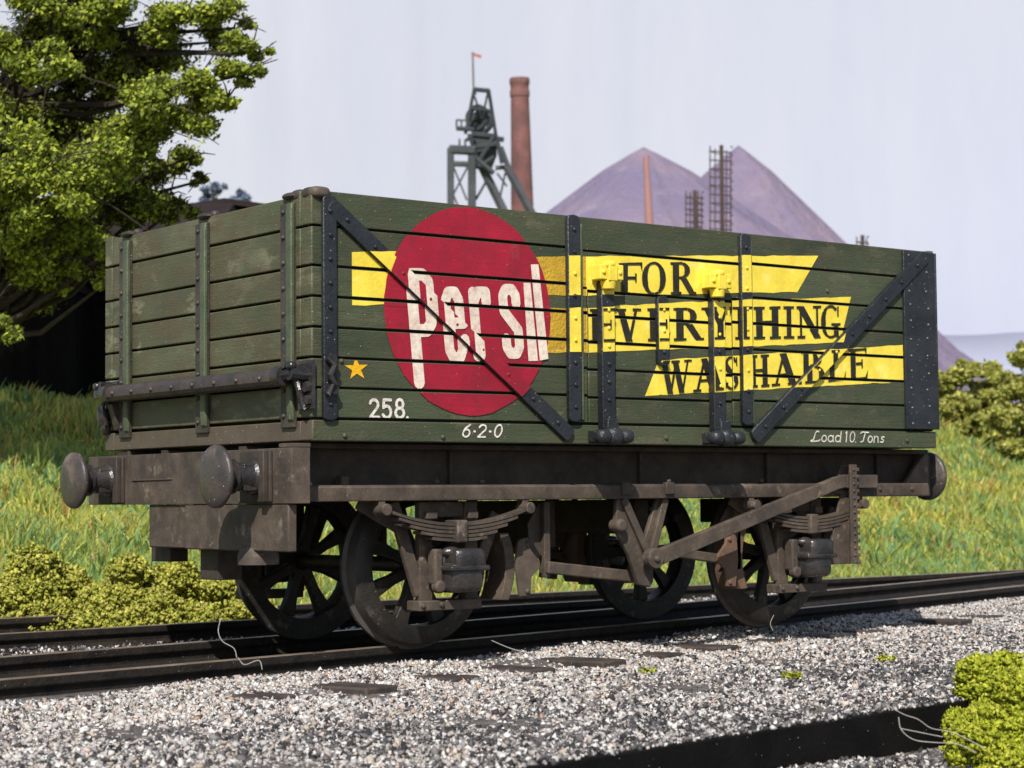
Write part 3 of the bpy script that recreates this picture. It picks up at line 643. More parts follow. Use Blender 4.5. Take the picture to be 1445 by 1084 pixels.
ORD = ['first', 'second', 'third', 'fourth', 'fifth', 'sixth', 'seventh', 'eighth', 'ninth', 'tenth', 'eleventh', 'twelfth', 'thirteenth', 'fourteenth', 'fifteenth', 'sixteenth', 'seventeenth', 'eighteenth']
for i in range(13):
    x = -3.25 + i*0.62; s = 2*NEAR[2]*x+NEAR[1]; l = math.hypot(1, s); d = Vector((1/l, s/l, 0)); nn = Vector((-d.y, d.x, 0)); c = Vector((x, ny(x), 0))
    lo = -0.93 + random.uniform(-.07, .05); mb = MB(); q = []
    for a, b in ((-.115, lo), (.115, lo), (.115, 2.1), (-.115, 2.1)): q.append(c+d*a+nn*b)
    tilt = random.uniform(-.006, .006); zt = -1.262+tilt
    mb.add([(v.x, v.y, -1.40) for v in q]+[(v.x, v.y, zt if j < 2 else -1.29) for j, v in enumerate(q)], [(3,2,1,0), (4,5,6,7), (0,1,5,4), (1,2,6,5), (2,3,7,6), (3,0,4,7)])
    o = mb.build('sleeper', M['sleeper'], bevel=0.012)
    tag(o, 'dark sleeper end in the pale ballast, %s from the left' % ORD[i], 'sleeper', 'sleepers of the track under the wagon')

# ballast
def stones(name, x, y, z, size, cols, label, seed):
    r = np.random.default_rng(seed); n = len(x)
    V0 = np.array([(1, 0, 0), (-1, 0, 0), (0, 1, 0), (0, -1, 0), (0, 0, 1), (0, 0, -1)], float)
    T0 = np.array([(0,2,4),(2,1,4),(1,3,4),(3,0,4),(2,0,5),(1,2,5),(3,1,5),(0,3,5)])
    a = r.normal(0, 1, (n, 4)); a /= np.linalg.norm(a, axis=1, keepdims=True); w_, p, q, s = a.T
    Rm = np.stack([1-2*(q*q+s*s), 2*(p*q-s*w_), 2*(p*s+q*w_), 2*(p*q+s*w_), 1-2*(p*p+s*s), 2*(q*s-p*w_), 2*(p*s-q*w_), 2*(q*s+p*w_), 1-2*(p*p+q*q)], 1).reshape(n, 3, 3)
    sc = size[:, None]*r.uniform(.5, 1.35, (n, 3))
    v = V0[None]*(1+r.uniform(-.35, .35, (n, 6, 1)))*sc[:, None, :]
    v = np.einsum('nij,nkj->nki', Rm, v)+np.stack([x, y, z], 1)[:, None, :]
    T = (np.arange(n)[:, None, None]*6+T0[None]).reshape(-1, 3)
    tag(bigmesh(name, v.reshape(-1, 3), T, M['stone'], np.repeat(cols, 6, 0)), label, 'ballast', None, 'stuff')
def ballast():
    r = np.random.default_rng(4)
    X, Y, Z, SZ, CC = [], [], [], [], []
    pal = np.array([(.48, .455, .425), (.62, .60, .57), (.41, .345, .31), (.54, .44, .38), (.33, .305, .29), (.22, .205, .20), (.06, .055, .057), (.028, .027, .029), (.12, .112, .112), (.42, .26, .17), (.38, .32, .24)])
    wl = np.array([.22, .17, .11, .10, .09, .06, .06, .05, .07, .015, .035]); wl /= wl.sum()
    wd = np.array([.09, .10, .03, .02, .08, .10, .20, .20, .16, .002, .018]); wd /= wd.sum()
    def layer(n, s0, s1, smin, smax, zj, dark=None):
        # uniform in the strip (along x, perpendicular s), thinned to the view
        x = r.uniform(-8, 13, n); s = r.uniform(s0, s1, n); y = NEAR(x)+s/0.972
        dx, dy = x-CAM.x, y-CAM.y; dep = dx*FW.x+dy*FW.y; lat = dx*RT.x+dy*RT.y
        ok = (np.abs(lat) < dep*0.32) & (dep > 5.5); x, y, s = x[ok], y[ok], s[ok]; m = len(x)
        # keep the sleeper ends clear
        t = ((x + s*0.22 + 3.25 + 0.31) % 0.62) - 0.31
        clear = (np.abs(t) < .14) & (s < -0.74) & (s > -0.97) & (x > -3.4) & (x < 4.6)
        keep = ~clear | (r.random(m) < 0.42)
        onr = np.abs(y-RF(x)) < .082
        keep &= ~(onr & (r.random(m) < .55)); keep &= ~((np.abs(y-RF(x)) < .10) & ~onr)
        x, y, s, onr = x[keep], y[keep], s[keep], onr[keep]; m = len(x)
        sz = r.uniform(smin, smax, m)
        heave = 0.018*np.sin(3.1*x+1.7*y)*np.sin(2.3*y-x)
        z = ground_h(x, y)+heave+r.uniform(-.2, 1, m)*zj
        z = z + 0.025*np.exp(-((x-1.4)/.55)**2-((s+0.75)/.4)**2)
        z = np.where(onr, -1.268+sz*.2, z)
        df = np.clip((-s-1.0)/1.3, 0, 1)*0.78 if dark is None else np.full(m, dark)
        df = np.clip(df + 0.35*np.sin(1.9*x+2.1*s)*df, 0, 1)
        df = np.where((s > -0.16) & (s < 0.12), 0.9, df)
        df = np.where((y < RF(x)+.30) & (s > -3.9), .95, df)
        df = np.where(onr, .985, df)
        isd = r.random(m) < df
        ci = np.where(isd, r.choice(len(pal), m, p=wd), r.choice(len(pal), m, p=wl))
        c = pal[ci]*r.uniform(.8, 1.15, (m, 1)); c = np.where(isd[:, None] & (c > 0.3), c*0.95, c)
        X.append(x); Y.append(y); Z.append(z); SZ.append(sz); CC.append(c)
    layer(420000, -3.75, -0.10, .006, .013, .010)
    layer(60000, -3.75, -0.12, .011, .021, .016)
    layer(40000, -5.5, -3.75, .007, .016, .010, .93)
    layer(40000, 0.14, 1.1, .008, .017, .02, .6)
    layer(30000, 1.4, 4.0, .010, .020, .02, .75)
    stones('ballast', *[np.concatenate(a) for a in (X, Y, Z, SZ)], np.concatenate(CC), 'pale and dark granite chippings over the trackbed', 6)
ballast()

# stray fibres and weeds
def fibre(pts, label):
    q = []
    for i in range(len(pts)-1):
        p0, p1, p2, p3 = pts[max(i-1, 0)], pts[i], pts[i+1], pts[min(i+2, len(pts)-1)]
        for k in range(6):
            t = k/6; q.append(0.5*((2*p1)+(p2-p0)*t+(2*p0-5*p1+4*p2-p3)*t*t+(3*p1-p0-3*p2+p3)*t**3))
    q.append(pts[-1])
    o = MB().path(q, 0.0019, 5).build('stray_fibre', M['fibre'], smooth=60); tag(o, label, 'fibre', 'stray fibres lying on the model')
def fib(l, d0, d1, label):
    n = len(l); fibre([P(x, y, d0+(d1-d0)*i/(n-1)) for i, (x, y) in enumerate(l)], label)
fib([(1250, 994), (1275, 1008), (1295, 1015), (1315, 1028), (1345, 1034), (1390, 1056)], 8.35, 8.3, 'pale fibre looping over the black foreground rail')
fib([(1268, 1012), (1272, 1030), (1290, 1044), (1320, 1048), (1350, 1050), (1378, 1062)], 8.3, 8.25, 'pale fibre lying lower on the face of the black rail')
fib([(1270, 1028), (1300, 1034), (1330, 1040)], 8.3, 8.28, 'short straight fibre between the two looping ones')
fib([(312, 872), (308, 890), (314, 905), (330, 915), (334, 928)], 9.3, 9.2, 'upright hooked fibre by the left rails')
fib([(336, 928), (345, 938), (365, 932), (370, 945)], 9.15, 9.1, 'curled fibre hanging on the front rail')
fib([(694, 904), (730, 918), (788, 928)], 9.6, 9.4, 'long straight fibre leaning from the front rail to the ballast')
fib([(1092, 868), (1087, 880), (1091, 890)], 10.6, 10.6, 'short fibre hanging below the rear wheel')
for i, (px, py, lb) in enumerate(((1118, 956, 'tiny green tuft in the ballast right of centre'), (1250, 931, 'tiny yellow green tuft near the lime moss'), (914, 950, 'faint green tuft in the pale ballast below the brake lever'))):
    z = -1.285; d = FW+RT*((px-722.5)/FPX)-UP*((py-542)/FPX); t = (z-CAM.z)/d.z; c = CAM+d*t
    tag(crumbs('weed_tuft', [((c.x, c.y, z), .05, .05, .03, 1)], 90, 0.010, mg, None, M['moss'], 50+i), lb, 'weed', 'tiny weed tufts')

# ------------------------------------------------------------------ the wagon
Y = -1.22                                  # near side plane
root = empty('open_wagon', (0, 0, ZR), 'weathered dark green seven plank open wagon with red disc and yellow bands on its side', 'wagon')
E_SIDE = [.12, .285, .447, .61, .775, .94, 1.155, 1.345]
E_DOOR = [.12, .275, .440, .603, .762, .905, 1.145, 1.345]
GAP = 0.0065
regions = []                               # (convex polygon in x-z, y) that paint can lie on
def rect(x0, x1, z0, z1): return [(x0, z0), (x1, z0), (x1, z1), (x0, z1)]
def side(sgn, name, with_regions):
    mb = MB(); xa = [(-2.5, -.594, E_SIDE), (-.586, .580, E_DOOR), (.588, 2.5, E_SIDE)]
    y0 = Y*sgn; y1 = (Y+.045)*sgn
    for bi, (x0, x1, E) in enumerate(xa):
        for i in range(7):
            a0, a1 = x0, x1
            if i >= 5:                     # upper planks run past the door, joints under the straps
                a0 = {0: -2.5, 1: -.715, 2: .69}[bi]; a1 = {0: -.715, 1: .69, 2: 2.5}[bi]
            mb.box(a0, a1, y0, y1, E[i]+GAP, E[i+1]-(GAP if i < 6 else 0))
            if with_regions: regions.append((rect(a0, a1, E[i]+GAP+.004, E[i+1]-GAP-.004), y0))
    mb.mi = 1; mb.box(-2.49, 2.49, (Y+.022)*sgn, (Y+.06)*sgn, .115, 1.33)
    return mb.build(name, [M['side'], M['gap']], root, bevel=0.0045)
sp = side(1, 'side_panel', True); sp['label'] = 'lettered side with red disc and yellow bands'
side(-1, 'side_panel', False)
def end(sgn):
    x0 = -2.5*sgn; x1 = -2.452*sgn; mb = MB(); E = [.12, .30, .447, .61, .775, .942, 1.156, 1.33]
    for i in range(7):
        mb.box(x0, x1, -1.0, 1.12, E[i]+GAP, E[i+1]-GAP*(i < 6))
        for a, b in ((-1.106, -1.006), (-1.2195, -1.112)): mb.box(x0-.006*sgn, x1, a, b, E_SIDE[i]+GAP, E_SIDE[i+1]-GAP*(i < 6)+(.008 if i == 6 else 0))
        mb.box(x0-.004*sgn, x1, 1.126, 1.2195, E_SIDE[i]+GAP, E_SIDE[i+1]-GAP*(i < 6))
    mb.mi = 1; mb.box(x1-.004*sgn, x1+.03*sgn, -1.17, 1.17, .115, 1.31)
    return mb.build('end_panel', [M['end'], M['gap']], root, bevel=0.006)
end(1); end(-1)
mb = MB(); mb.box(-2.44, 2.44, -1.16, 1.16, .02, .10); mb.build('floor', M['framedark'], root)
for sg in (-1, 1):
    MB().box(-2.5, 2.495, sg*1.219, sg*1.10, 0.0, .112).build('curb_rail', M['side'], root, bevel=0.006)
    mb = MB(); mb.box(sg*2.503, sg*2.40, -1.0985, 1.0985, .003, .109); mb.box(sg*2.5025, sg*2.49, -1.2175, -1.1005, .003, .109); mb.box(sg*2.5025, sg*2.49, 1.1005, 1.2175, .003, .109)
    mb.build('end_curb', M['curbend'], root, bevel=0.006)
# bolts on the curb and planks
mb = MB()
for x, z in ((-2.32, .43), (-2.30, .03), (-1.65, .03), (-.43, .03), (.02, .045), (2.2, .05), (1.45, 1.02)): mb.rivet((x, Y, z), (0, -1, 0), .016, .012)
mb.build('coach_bolt', M['side'], root)

# --- ironwork on the near side; knows which paint covers it
def in_poly(p, poly):
    s = 0
    for i in range(len(poly)):
        a, b = poly[i], poly[(i+1) % len(poly)]; c = (b[0]-a[0])*(p[1]-a[1])-(b[1]-a[1])*(p[0]-a[0])
        if c: 
            if s == 0: s = math.copysign(1, c)
            elif math.copysign(1, c) != s: return False
    return True
def line(x0, z0, x1, z1, x): return z0+(z1-z0)*(x-x0)/(x1-x0)
FORB = [(-.97, .862), (-.597, .875), (1.175, .996), (1.372, 1.246), (-.33, 1.133), (-.97, 1.085)]
EVB = [(-.97, .525), (-.6, .54), (.368, .604), (1.562, .686), (1.674, .991), (.097, .872), (-.6, .803), (-.97, .785)]
WAB = [(-.147, .294), (2.17, .445), (2.17, .694), (-.033, .514)]
LEFTB = [(-2.252, .733), (-1.95, .755), (-1.95, 1.055), (-2.242, 1.02)]
DISC = [(-1.46+.584*math.cos(t), .743+.590*math.sin(t)) for t in np.linspace(0, 2*math.pi, 73)[:-1]]
def paint_at(x, z):
    if (x+1.46)**2+(z-.743)**2 < .584**2: return 2
    for b in (FORB, EVB, WAB, LEFTB):
        if in_poly((x, z), b): return 1
    return 0
IRON = [M['iron'], M['yellow'], M['red']]
def strap(name, p0, p1, w, y0, y1, nriv, rr=.014, round_lo=True, paint=True, phase=0.5, par=None):
    mb = MB(); d = Vector((p1[0]-p0[0], p1[1]-p0[1])); L = d.length; d.normalize(); n = Vector((-d.y, d.x))
    # outline with rounded ends
    out = []
    for sgn, c in ((1, Vector(p1)), (-1, Vector(p0))):
        for t in np.linspace(-math.pi/2, math.pi/2, 7):
            v = c + (d*sgn*math.cos(t)*.5 + n*math.sin(t)*sgn)*(w/2) ; out.append((v.x, v.y))
    mb.prism(out, 'y', y0, y1)
    for i in range(nriv):
        t = (i+phase)/nriv; c = Vector(p0)+d*L*t
        mb.mi = paint_at(c.x, c.y) if paint else 0
        mb.rivet((c.x, y1, c.y), (0, -1, 0), rr, .013)
    o = mb.build(name, IRON, par or root, bevel=0.006)
    if paint:
        q = [(p0[0]+n.x*w*.47, p0[1]+n.y*w*.47), (p1[0]+n.x*w*.47, p1[1]+n.y*w*.47), (p1[0]-n.x*w*.47, p1[1]-n.y*w*.47), (p0[0]-n.x*w*.47, p0[1]-n.y*w*.47)]
        regions.append((q, y1))
    return o
strap('washer_strap', (-.712, .15), (-.712, 1.325), .092, Y+.002, -1.252, 9)
strap('washer_strap', (.690, .15), (.690, 1.315), .088, Y+.002, -1.252, 9)
for x in (-.640, .752):                                     # thin raised rib beside each strap
    MB().box(x-.010, x+.010, Y-.012, Y+.001, .14, 1.30).build('strap_rib', M['pillar'], root, bevel=.004)
strap('diagonal_strap', (-2.385, 1.262), (-.755, .055), .092, Y+.001, -1.247, 9)
strap('diagonal_strap', (2.385, 1.300), (.757, .062), .096, Y+.001, -1.2525, 10)
strap('corner_strap', (-2.403, .13), (-2.403, 1.30), .086, Y+.002, -1.246, 9, paint=False)
strap('middle_strap', (-.013, .50), (-.013, .885), .088, Y+.002, -1.25, 3)
mb = MB(); mb.box(2.178, 2.496, Y+.002, -1.240, .128, 1.335); mb.box(2.497, 2.512, -1.240, -1.10, .128, 1.335)
mb.mi = 1
for z in np.linspace(.17, 1.30, 11):
    for x in (2.235+random.uniform(-.01, .01), 2.40+random.uniform(-.02, .02)): mb.rivet((x, -1.240, z+random.uniform(-.015, .015)), (0, -1, 0), .0085, .007)
mb.build('corner_plate', [M['iron'], M['barge']], root, bevel=0.008)
# door hinges with knob and foot
for x, topx, botx, yk in ((-.4725, -.482, -.470, 1), (.4275, .405, .445, 1)):
    h = strap('door_hinge', (x, .10), (x+.0, .955), .098, -1.2215, -1.272, 8, .015)
    mb = MB(); y0, y1 = -1.235, -1.345; c = topx
    for a0, a1, yy, z0_, z1_ in ((-.088, -.034, -1.318, .970, 1.058), (-.032, .034, -1.336, .962, 1.066), (.036, .092, -1.320, .972, 1.062)):
        mb.box(c+a0, c+a1, y0, yy, z0_, z1_)
    mb.blob((c-.005, -1.30, 1.062), .045, .04, .026, sq=.8)
    mb.lathe([(0, .05), (.05, .042)], (c, -1.285, .965), (0, 0, -1), 12)
    for dx in (-.062, .064): mb.rivet((c+dx, -1.318, 1.015), (0, -1, 0), .018, .012)
    k = mb.build('hinge_knob', M['yellow'], h, bevel=0.010, seg=3); k['label'] = 'yellow painted hinge knob'
    mb = MB(); c = botx
    mb.box(c-.13, c+.13, -1.222, -1.29, .010, .078)
    for dx, s in ((-.085, .052), (0.0, .06), (.09, .05)): mb.blob((c+dx, -1.30, .045), s, .055, .042+.012*(dx == 0), sq=.75)
    mb.tube((c-.12, -1.31, .05), (c+.12, -1.31, .05), .028, n=10)
    mb.prism([(c-.045, .07), (c+.045, .07), (c+.04, .15), (c-.04, .15)], 'y', -1.26, -1.305)
    mb.build('hinge_foot', M['iron'], h, bevel=0.006)
# safety pin and chain at the near corner
mb = MB(); mb.path([(-2.43, -1.262, .44), (-2.395, -1.275, .40), (-2.43, -1.28, .35), (-2.40, -1.28, .30), (-2.44, -1.27, .245)], .018, 8)
mb.lathe([(-.012, .026), (.012, .026)], (-2.405, -1.265, .435), (0, 1, 0), 12); mb.lathe([(-.012, .028), (.012, .028)], (-2.40, -1.27, .275), (0, 1, 0), 12)
mb.build('door_pin', M['gloss'], root)

# --- near end ironwork
for y, riv in ((.905, 0), (-.062, 0), (-1.012, 0)):
    mb = MB(); mb.mi = 0; mb.box(-2.501, -2.522, y-.052, y+.088, .075, 1.295)
    for z in np.linspace(.14, 1.25, 9): mb.rivet((-2.522, y+.052, z), (-1, 0, 0), .017, .014)
    o = mb.build('end_stanchion', M['rustiron'], root, bevel=.005)
    MB().prism([(-2.515, .10), (-2.515, 1.29), (-2.535, 1.295), (-2.542, 1.25), (-2.542, .20), (-2.535, .12)], 'y', y-.056, y+.002).build('stanchion_web', M['pillar'], o, bevel=.008)
    mb = MB(); mb.blob((-2.49, y+.01, 1.335), .05, .075, .022); mb.blob((-2.455, y-.03, 1.345), .03, .03, .026); mb.build('top_bracket', M['rustiron'], o)
for y in (-1.055, -1.165):
    MB().blob((-2.47, y, 1.335), .045, .052, .032, sq=.7).build('corner_cap', M['rustiron'], root)
mb = MB(); mb.blob((-2.45, -1.20, 1.335), .06, .05, .032, sq=.6); mb.build('corner_cap', M['curbend'], root)
mb = MB()
prof = [(-2.585, .295), (-2.62, .302), (-2.637, .325), (-2.637, .362), (-2.62, .388), (-2.585, .398), (-2.56, .39), (-2.56, .30)]
mb.add([(x, -1.04, z) for x, z in prof]+[(x, .95, z) for x, z in prof], [list(range(8)), [8+i for i in range(8)][::-1]]+[(i, (i+1) % 8, 8+(i+1) % 8, 8+i) for i in range(8)])
for yy in np.linspace(-.9, .85, 8): mb.rivet((-2.637, yy, .345), (-1, 0, 0), .018, .014)
hb = mb.build('end_door_bar', M['rustiron'], root, bevel=.012, seg=3)
for y in (-1.06, .97):
    mb = MB(); sg = -1 if y < 0 else 1
    mb.tube((-2.605, y-sg*.03, .35), (-2.605, y+sg*.05, .35), .055, n=12)
    mb.tube((-2.60, y+sg*.04, .352), (-2.60, y+sg*.13, .358), .034, n=10); mb.tube((-2.625, y+sg*.125, .36), (-2.52, y+sg*.125, .352), .038, n=10)
    mb.tube((-2.63, y+sg*.07, .405), (-2.55, y+sg*.07, .40), .022, n=6); mb.blob((-2.615, y+sg*.128, .398), .026, .03, .024, sq=.8)
    mb.prism([(-2.505, .20), (-2.505, .42), (-2.56, .405), (-2.585, .34), (-2.56, .27), (-2.53, .20)], 'y', y+sg*.085, y+sg*.115)
    mb.prism([(-2.503, .17), (-2.503, .43), (-2.520, .43), (-2.525, .17)], 'y', y+sg*.05, y+sg*.19)
    mb.tube((-2.55, y+sg*.16, .285), (-2.51, y+sg*.16, .285), .030, n=6); mb.tube((-2.55, y+sg*.165, .215), (-2.51, y+sg*.165, .215), .027, n=6)
    mb.path([(-2.57, y+sg*.12, .33), (-2.575, y+sg*.14, .27), (-2.555, y+sg*.13, .21), (-2.54, y+sg*.15, .165)], .016, 7)
    mb.build('bar_hinge', M['gloss'], hb)
mb = MB(); mb.blob((-2.53, 1.185, .22), .04, .05, .09, jit=.08); mb.blob((-2.52, 1.17, .15), .035, .04, .05, jit=.1); mb.build('end_latch', M['gloss'], root)
MB().prism([(-2.503, .12), (-2.503, .30), (-2.575, .285), (-2.53, .13)], 'y', .985, 1.045).build('latch_bracket', M['rustiron'], root, bevel=.005)

# --- painted work: convex pieces clipped to what carries them
def clip(poly, reg):
    # Sutherland-Hodgman, reg convex
    ar = sum(reg[i][0]*reg[(i+1) % len(reg)][1]-reg[(i+1) % len(reg)][0]*reg[i][1] for i in range(len(reg)))
    rg = reg if ar > 0 else reg[::-1]
    out = list(poly)
    for i in range(len(rg)):
        a, b = rg[i], rg[(i+1) % len(rg)]; inp = out; out = []
        f = lambda p: (b[0]-a[0])*(p[1]-a[1])-(b[1]-a[1])*(p[0]-a[0])
        for j in range(len(inp)):
            p, q = inp[j], inp[(j+1) % len(inp)]; fp, fq = f(p), f(q)
            if fp >= 0: out.append(p)
            if (fp >= 0) != (fq >= 0):
                t = fp/(fp-fq); out.append((p[0]+(q[0]-p[0])*t, p[1]+(q[1]-p[1])*t))
        if len(out) < 3: return []
    return out
def paint(name, pieces, mat, layer, parent=sp, label=None, regs=None):
    mb = MB(); k = 0
    for poly in pieces:
        k += 1
        ar = sum(poly[i][0]*poly[(i+1) % len(poly)][1]-poly[(i+1) % len(poly)][0]*poly[i][1] for i in range(len(poly)))
        if abs(ar) < 1e-7: continue
        if ar < 0: poly = poly[::-1]
        for reg, y in regs or regions:
            c = clip(poly, reg)
            if len(c) < 3: continue
            yy = y - 0.0008 - layer*0.0014 - (k % 37)*0.00004
            mb.add([(p[0], yy, p[1]) for p in c], [list(range(len(c)))])
    o = mb.build(name, mat, parent, smooth=0, recalc=False)
    if label: o['label'] = label
    return o
def split(poly, xcut, right):
    big = rect(xcut, 9, -9, 9) if right else rect(-9, xcut, -9, 9); return clip(poly, big)
def convex(poly_top, poly_bot):
    """strip between two (x,z) chains of equal x order, as quads"""
    xs_ = sorted(set([p[0] for p in poly_top]+[p[0] for p in poly_bot])); 
    def at(ch, x):
        for a, b in zip(ch, ch[1:]):
            if a[0] <= x <= b[0] or a[0] >= x >= b[0]: return a[1]+(b[1]-a[1])*(x-a[0])/(b[0]-a[0]+1e-12)
        return ch[0][1] if x < ch[0][0] else ch[-1][1]
    return [[(a, at(poly_bot, a)), (b, at(poly_bot, b)), (b, at(poly_top, b)), (a, at(poly_top, a))] for a, b in zip(xs_, xs_[1:])]
rj = random.Random(3)
def wob(ch, n=60, a=.004):
    out = []; 
    for p, q in zip(ch, ch[1:]):
        m_ = max(1, int(abs(q[0]-p[0])*14))
        for i in range(m_): t = i/m_; out.append((p[0]+(q[0]-p[0])*t, p[1]+(q[1]-p[1])*t+rj.uniform(-a, a)))
    out.append(ch[-1]); return out
forq = convex(wob([(-1.0, 1.082), (-.6, 1.113), (-.33, 1.132), (1.172, 1.232)]), wob([(-1.0, .858), (-.6, .876), (.3, .937), (1.172, .996)]))+[[(1.172, .996), (1.372, 1.246), (1.172, 1.232)]]
evq = convex(wob([(-1.0, .783), (-.6, .803), (.097, .873), (1.562, .985)]), wob([(-1.0, .522), (-.6, .540), (.368, .604), (1.562, .686)]))+[[(1.562, .686), (1.674, .993), (1.562, .985)]]
waq = [[(-.147, .294), (-.033, .302), (-.033, .514)]]+convex(wob([(-.033, .514), (2.172, .694)]), wob([(-.033, .302), (2.172, .446)]))
lf = convex(wob([(-2.246, 1.022), (-1.9, 1.052)]), wob([(-2.25, .733), (-1.9, .762)]))
XO = -.60
paint('yellow_band', [split(q, XO, True) for q in forq if split(q, XO, True)], M['yellow'], 1, label='upper yellow band reading FOR')
paint('yellow_band', [split(q, XO, True) for q in evq if split(q, XO, True)], M['yellow'], 1, label='middle yellow band reading EVERYTHING')
paint('yellow_band', waq, M['yellow'], 1, label='lower yellow band reading WASHABLE')
paint('yellow_band', lf, M['yellow'], 1, label='short yellow band left of the red disc')
wide = [r for r in regions if r[1] == Y]; raised = [r for r in regions if r[1] != Y]
ob = [split(q, XO, False) for q in forq+evq if split(q, XO, False)]
paint('ochre_band', ob, M['ochre'], 1, label='ochre ends of the bands beside the red disc', regs=wide)
paint('yellow_band', ob, M['yellow'], 1, label='bright yellow patches on the washer strap', regs=raised)
rd = [(x+rj.uniform(-.003, .003), z+rj.uniform(-.003, .003)) for x, z in DISC]
paint('red_disc', [[(-1.46, .743), rd[i], rd[(i+1) % 72]] for i in range(72)], M['red'], 3, label='red disc reading Persil')

# letters -----------------------------------------------------------
def arc(cx, cz, rx, rz, a0, a1, w0, w1=None, n=10):
    """stroke along an ellipse arc; width thick at the sides (w0) and thin at top and bottom (w1)"""
    w1 = w0 if w1 is None else w1; out = []; prev = None
    for i in range(n+1):
        t = R(a0+(a1-a0)*i/n); c, s = math.cos(t), math.sin(t); wd = w1+(w0-w1)*abs(c)
        o = (cx+rx*c, cz+rz*s); inn = (cx+(rx-wd)*c, cz+(rz-(wd if w1 != w0 else w0))*s) if w1 == w0 else (cx+(rx-wd)*c, cz+(rz-w1)*s)
        if prev: out.append([prev[0], o, inn, prev[1]])
        prev = (o, inn)
    return out
def ln(x0, z0, x1, z1, w):
    d = Vector((x1-x0, z1-z0)).normalized(); n = Vector((-d.y, d.x))*(w/2)
    return [[(x0+n.x, z0+n.y), (x1+n.x, z1+n.y), (x1-n.x, z1-n.y), (x0-n.x, z0-n.y)]]
def bx(x0, x1, z0, z1): return [rect(x0, x1, z0, z1)]
TK, TN, SF = .23, .085, .07
def stem(x0, x1, ext=.09, top=True, bot=True):
    o = bx(x0, x1, 0, 1)
    if top: o += bx(x0-ext, x1+ext, 1-SF, 1)
    if bot: o += bx(x0-ext, x1+ext, 0, SF)
    return o
def hst(x0, x1, z, w): # slanted thick/thin with horizontal cut
    return None
def sl(x0, z0, x1, z1, w): return [[(x0-w/2, z0), (x0+w/2, z0), (x1+w/2, z1), (x1-w/2, z1)]]
GLY = {
 'F': stem(.12, .38) + bx(.38, .95, 1-SF, 1) + [[(.95, 1), (.87, 1-SF), (.95, .70)]] + bx(.38, .70, .48, .56) + bx(.66, .72, .38, .66),
 'E': stem(.12, .38) + bx(.38, .92, 1-SF, 1) + [[(.94, 1), (.84, 1-SF), (.92, .72)]] + bx(.38, .72, .47, .55) + bx(.66, .73, .37, .65) + bx(.38, .95, 0, SF) + [[(.99, .30), (.86, SF), (.95, 0)]],
 'O': arc(.5, .5, .47, .52, 0, 360, .23, .07, 28),
 'R': stem(.12, .37) + arc(.42, .74, .40, .26, -90, 90, .23, .07, 12) + bx(.36, .46, 1-SF, 1) + bx(.36, .46, .48, .55) + sl(.55, .50, .88, .03, .25) + bx(.78, 1.06, 0, SF),
 'V': sl(.22, 1, .53, 0, .25) + sl(.80, 1, .55, .05, .10) + bx(.02, .42, 1-SF, 1) + bx(.66, .98, 1-SF, 1),
 'Y': sl(.20, 1, .52, .48, .25) + sl(.82, 1, .56, .48, .11) + bx(.40, .66, 0, .50) + bx(.00, .40, 1-SF, 1) + bx(.66, 1.0, 1-SF, 1) + bx(.29, .77, 0, SF),
 'T': bx(.37, .63, 0, 1) + bx(.02, .98, 1-SF, 1) + [[(.02, 1), (.02, .68), (.12, 1-SF)]] + [[(.98, 1), (.88, 1-SF), (.98, .68)]] + bx(.24, .76, 0, SF),
 'H': stem(.10, .34, .08) + stem(.66, .90, .08) + bx(.34, .66, .48, .56),
 'I': stem(.30, .70, .24),
 'N': bx(.13, .22, 0, 1) + bx(.02, .34, 0, SF) + bx(0, .20, 1-SF, 1) + sl(.16, 1, .84, 0, .26) + bx(.78, .87, 0, 1) + bx(.66, 1.0, 1-SF, 1),
 'G': arc(.52, .5, .48, .52, 48, 322, .24, .07, 22) + bx(.66, .90, .02, .42) + bx(.54, 1.0, .38, .45) + bx(.84, .91, .66, .97),
 'W': sl(.14, 1, .32, 0, .17) + sl(.50, .92, .34, .05, .07) + sl(.48, 1, .68, 0, .17) + sl(.88, 1, .70, .05, .07) + bx(0, .28, 1-SF, 1) + bx(.36, .62, 1-SF, 1) + bx(.76, 1.0, 1-SF, 1),
 'A': sl(.46, 1, .82, 0, .25) + sl(.48, .96, .18, 0, .09) + bx(.30, .66, .30, .37) + bx(.02, .34, 0, SF) + bx(.62, 1.0, 0, SF),
 'S': arc(.48, .75, .40, .27, 20, 250, .20, .07, 12) + [[(.12, .70), (.28, .80), (.86, .34), (.72, .20)]] + arc(.50, .26, .42, .27, -170, 55, .20, .07, 12) + bx(.80, .87, .72, .97) + bx(.10, .17, .03, .30),
 'B': stem(.12, .36) + arc(.42, .76, .36, .24, -90, 90, .22, .06, 10) + arc(.44, .27, .44, .27, -90, 90, .25, .06, 10) + bx(.34, .46, 1-SF, 1) + bx(.34, .46, .49, .55) + bx(.34, .46, 0, SF),
 'L': stem(.12, .38) + bx(.38, .95, 0, SF) + [[(1.0, .34), (.86, SF), (.95, 0)]],
}
def glyph(ch, x0, x1, zl0, zl1, zr0, zr1):
    out = []
    for poly in GLY[ch]:
        q = []
        for u, v in poly:
            lo = zl0+(zr0-zl0)*u; hi = zl1+(zr1-zl1)*u; q.append((x0+(x1-x0)*u+rj.uniform(-.0015, .0015), lo+(hi-lo)*v+rj.uniform(-.0015, .0015)))
        out.append(q)
    return out
def word(spec, lo, hi):
    o = []
    for ch, a, b in spec: o += glyph(ch, a, b, lo(a), hi(a), lo(b), hi(b))
    return o
fo = word([('F', -.355, -.150), ('O', -.172, .035), ('R', .062, .268)], lambda x: line(-.35, .898, .27, .935, x), lambda x: line(-.35, 1.088, .27, 1.135, x))
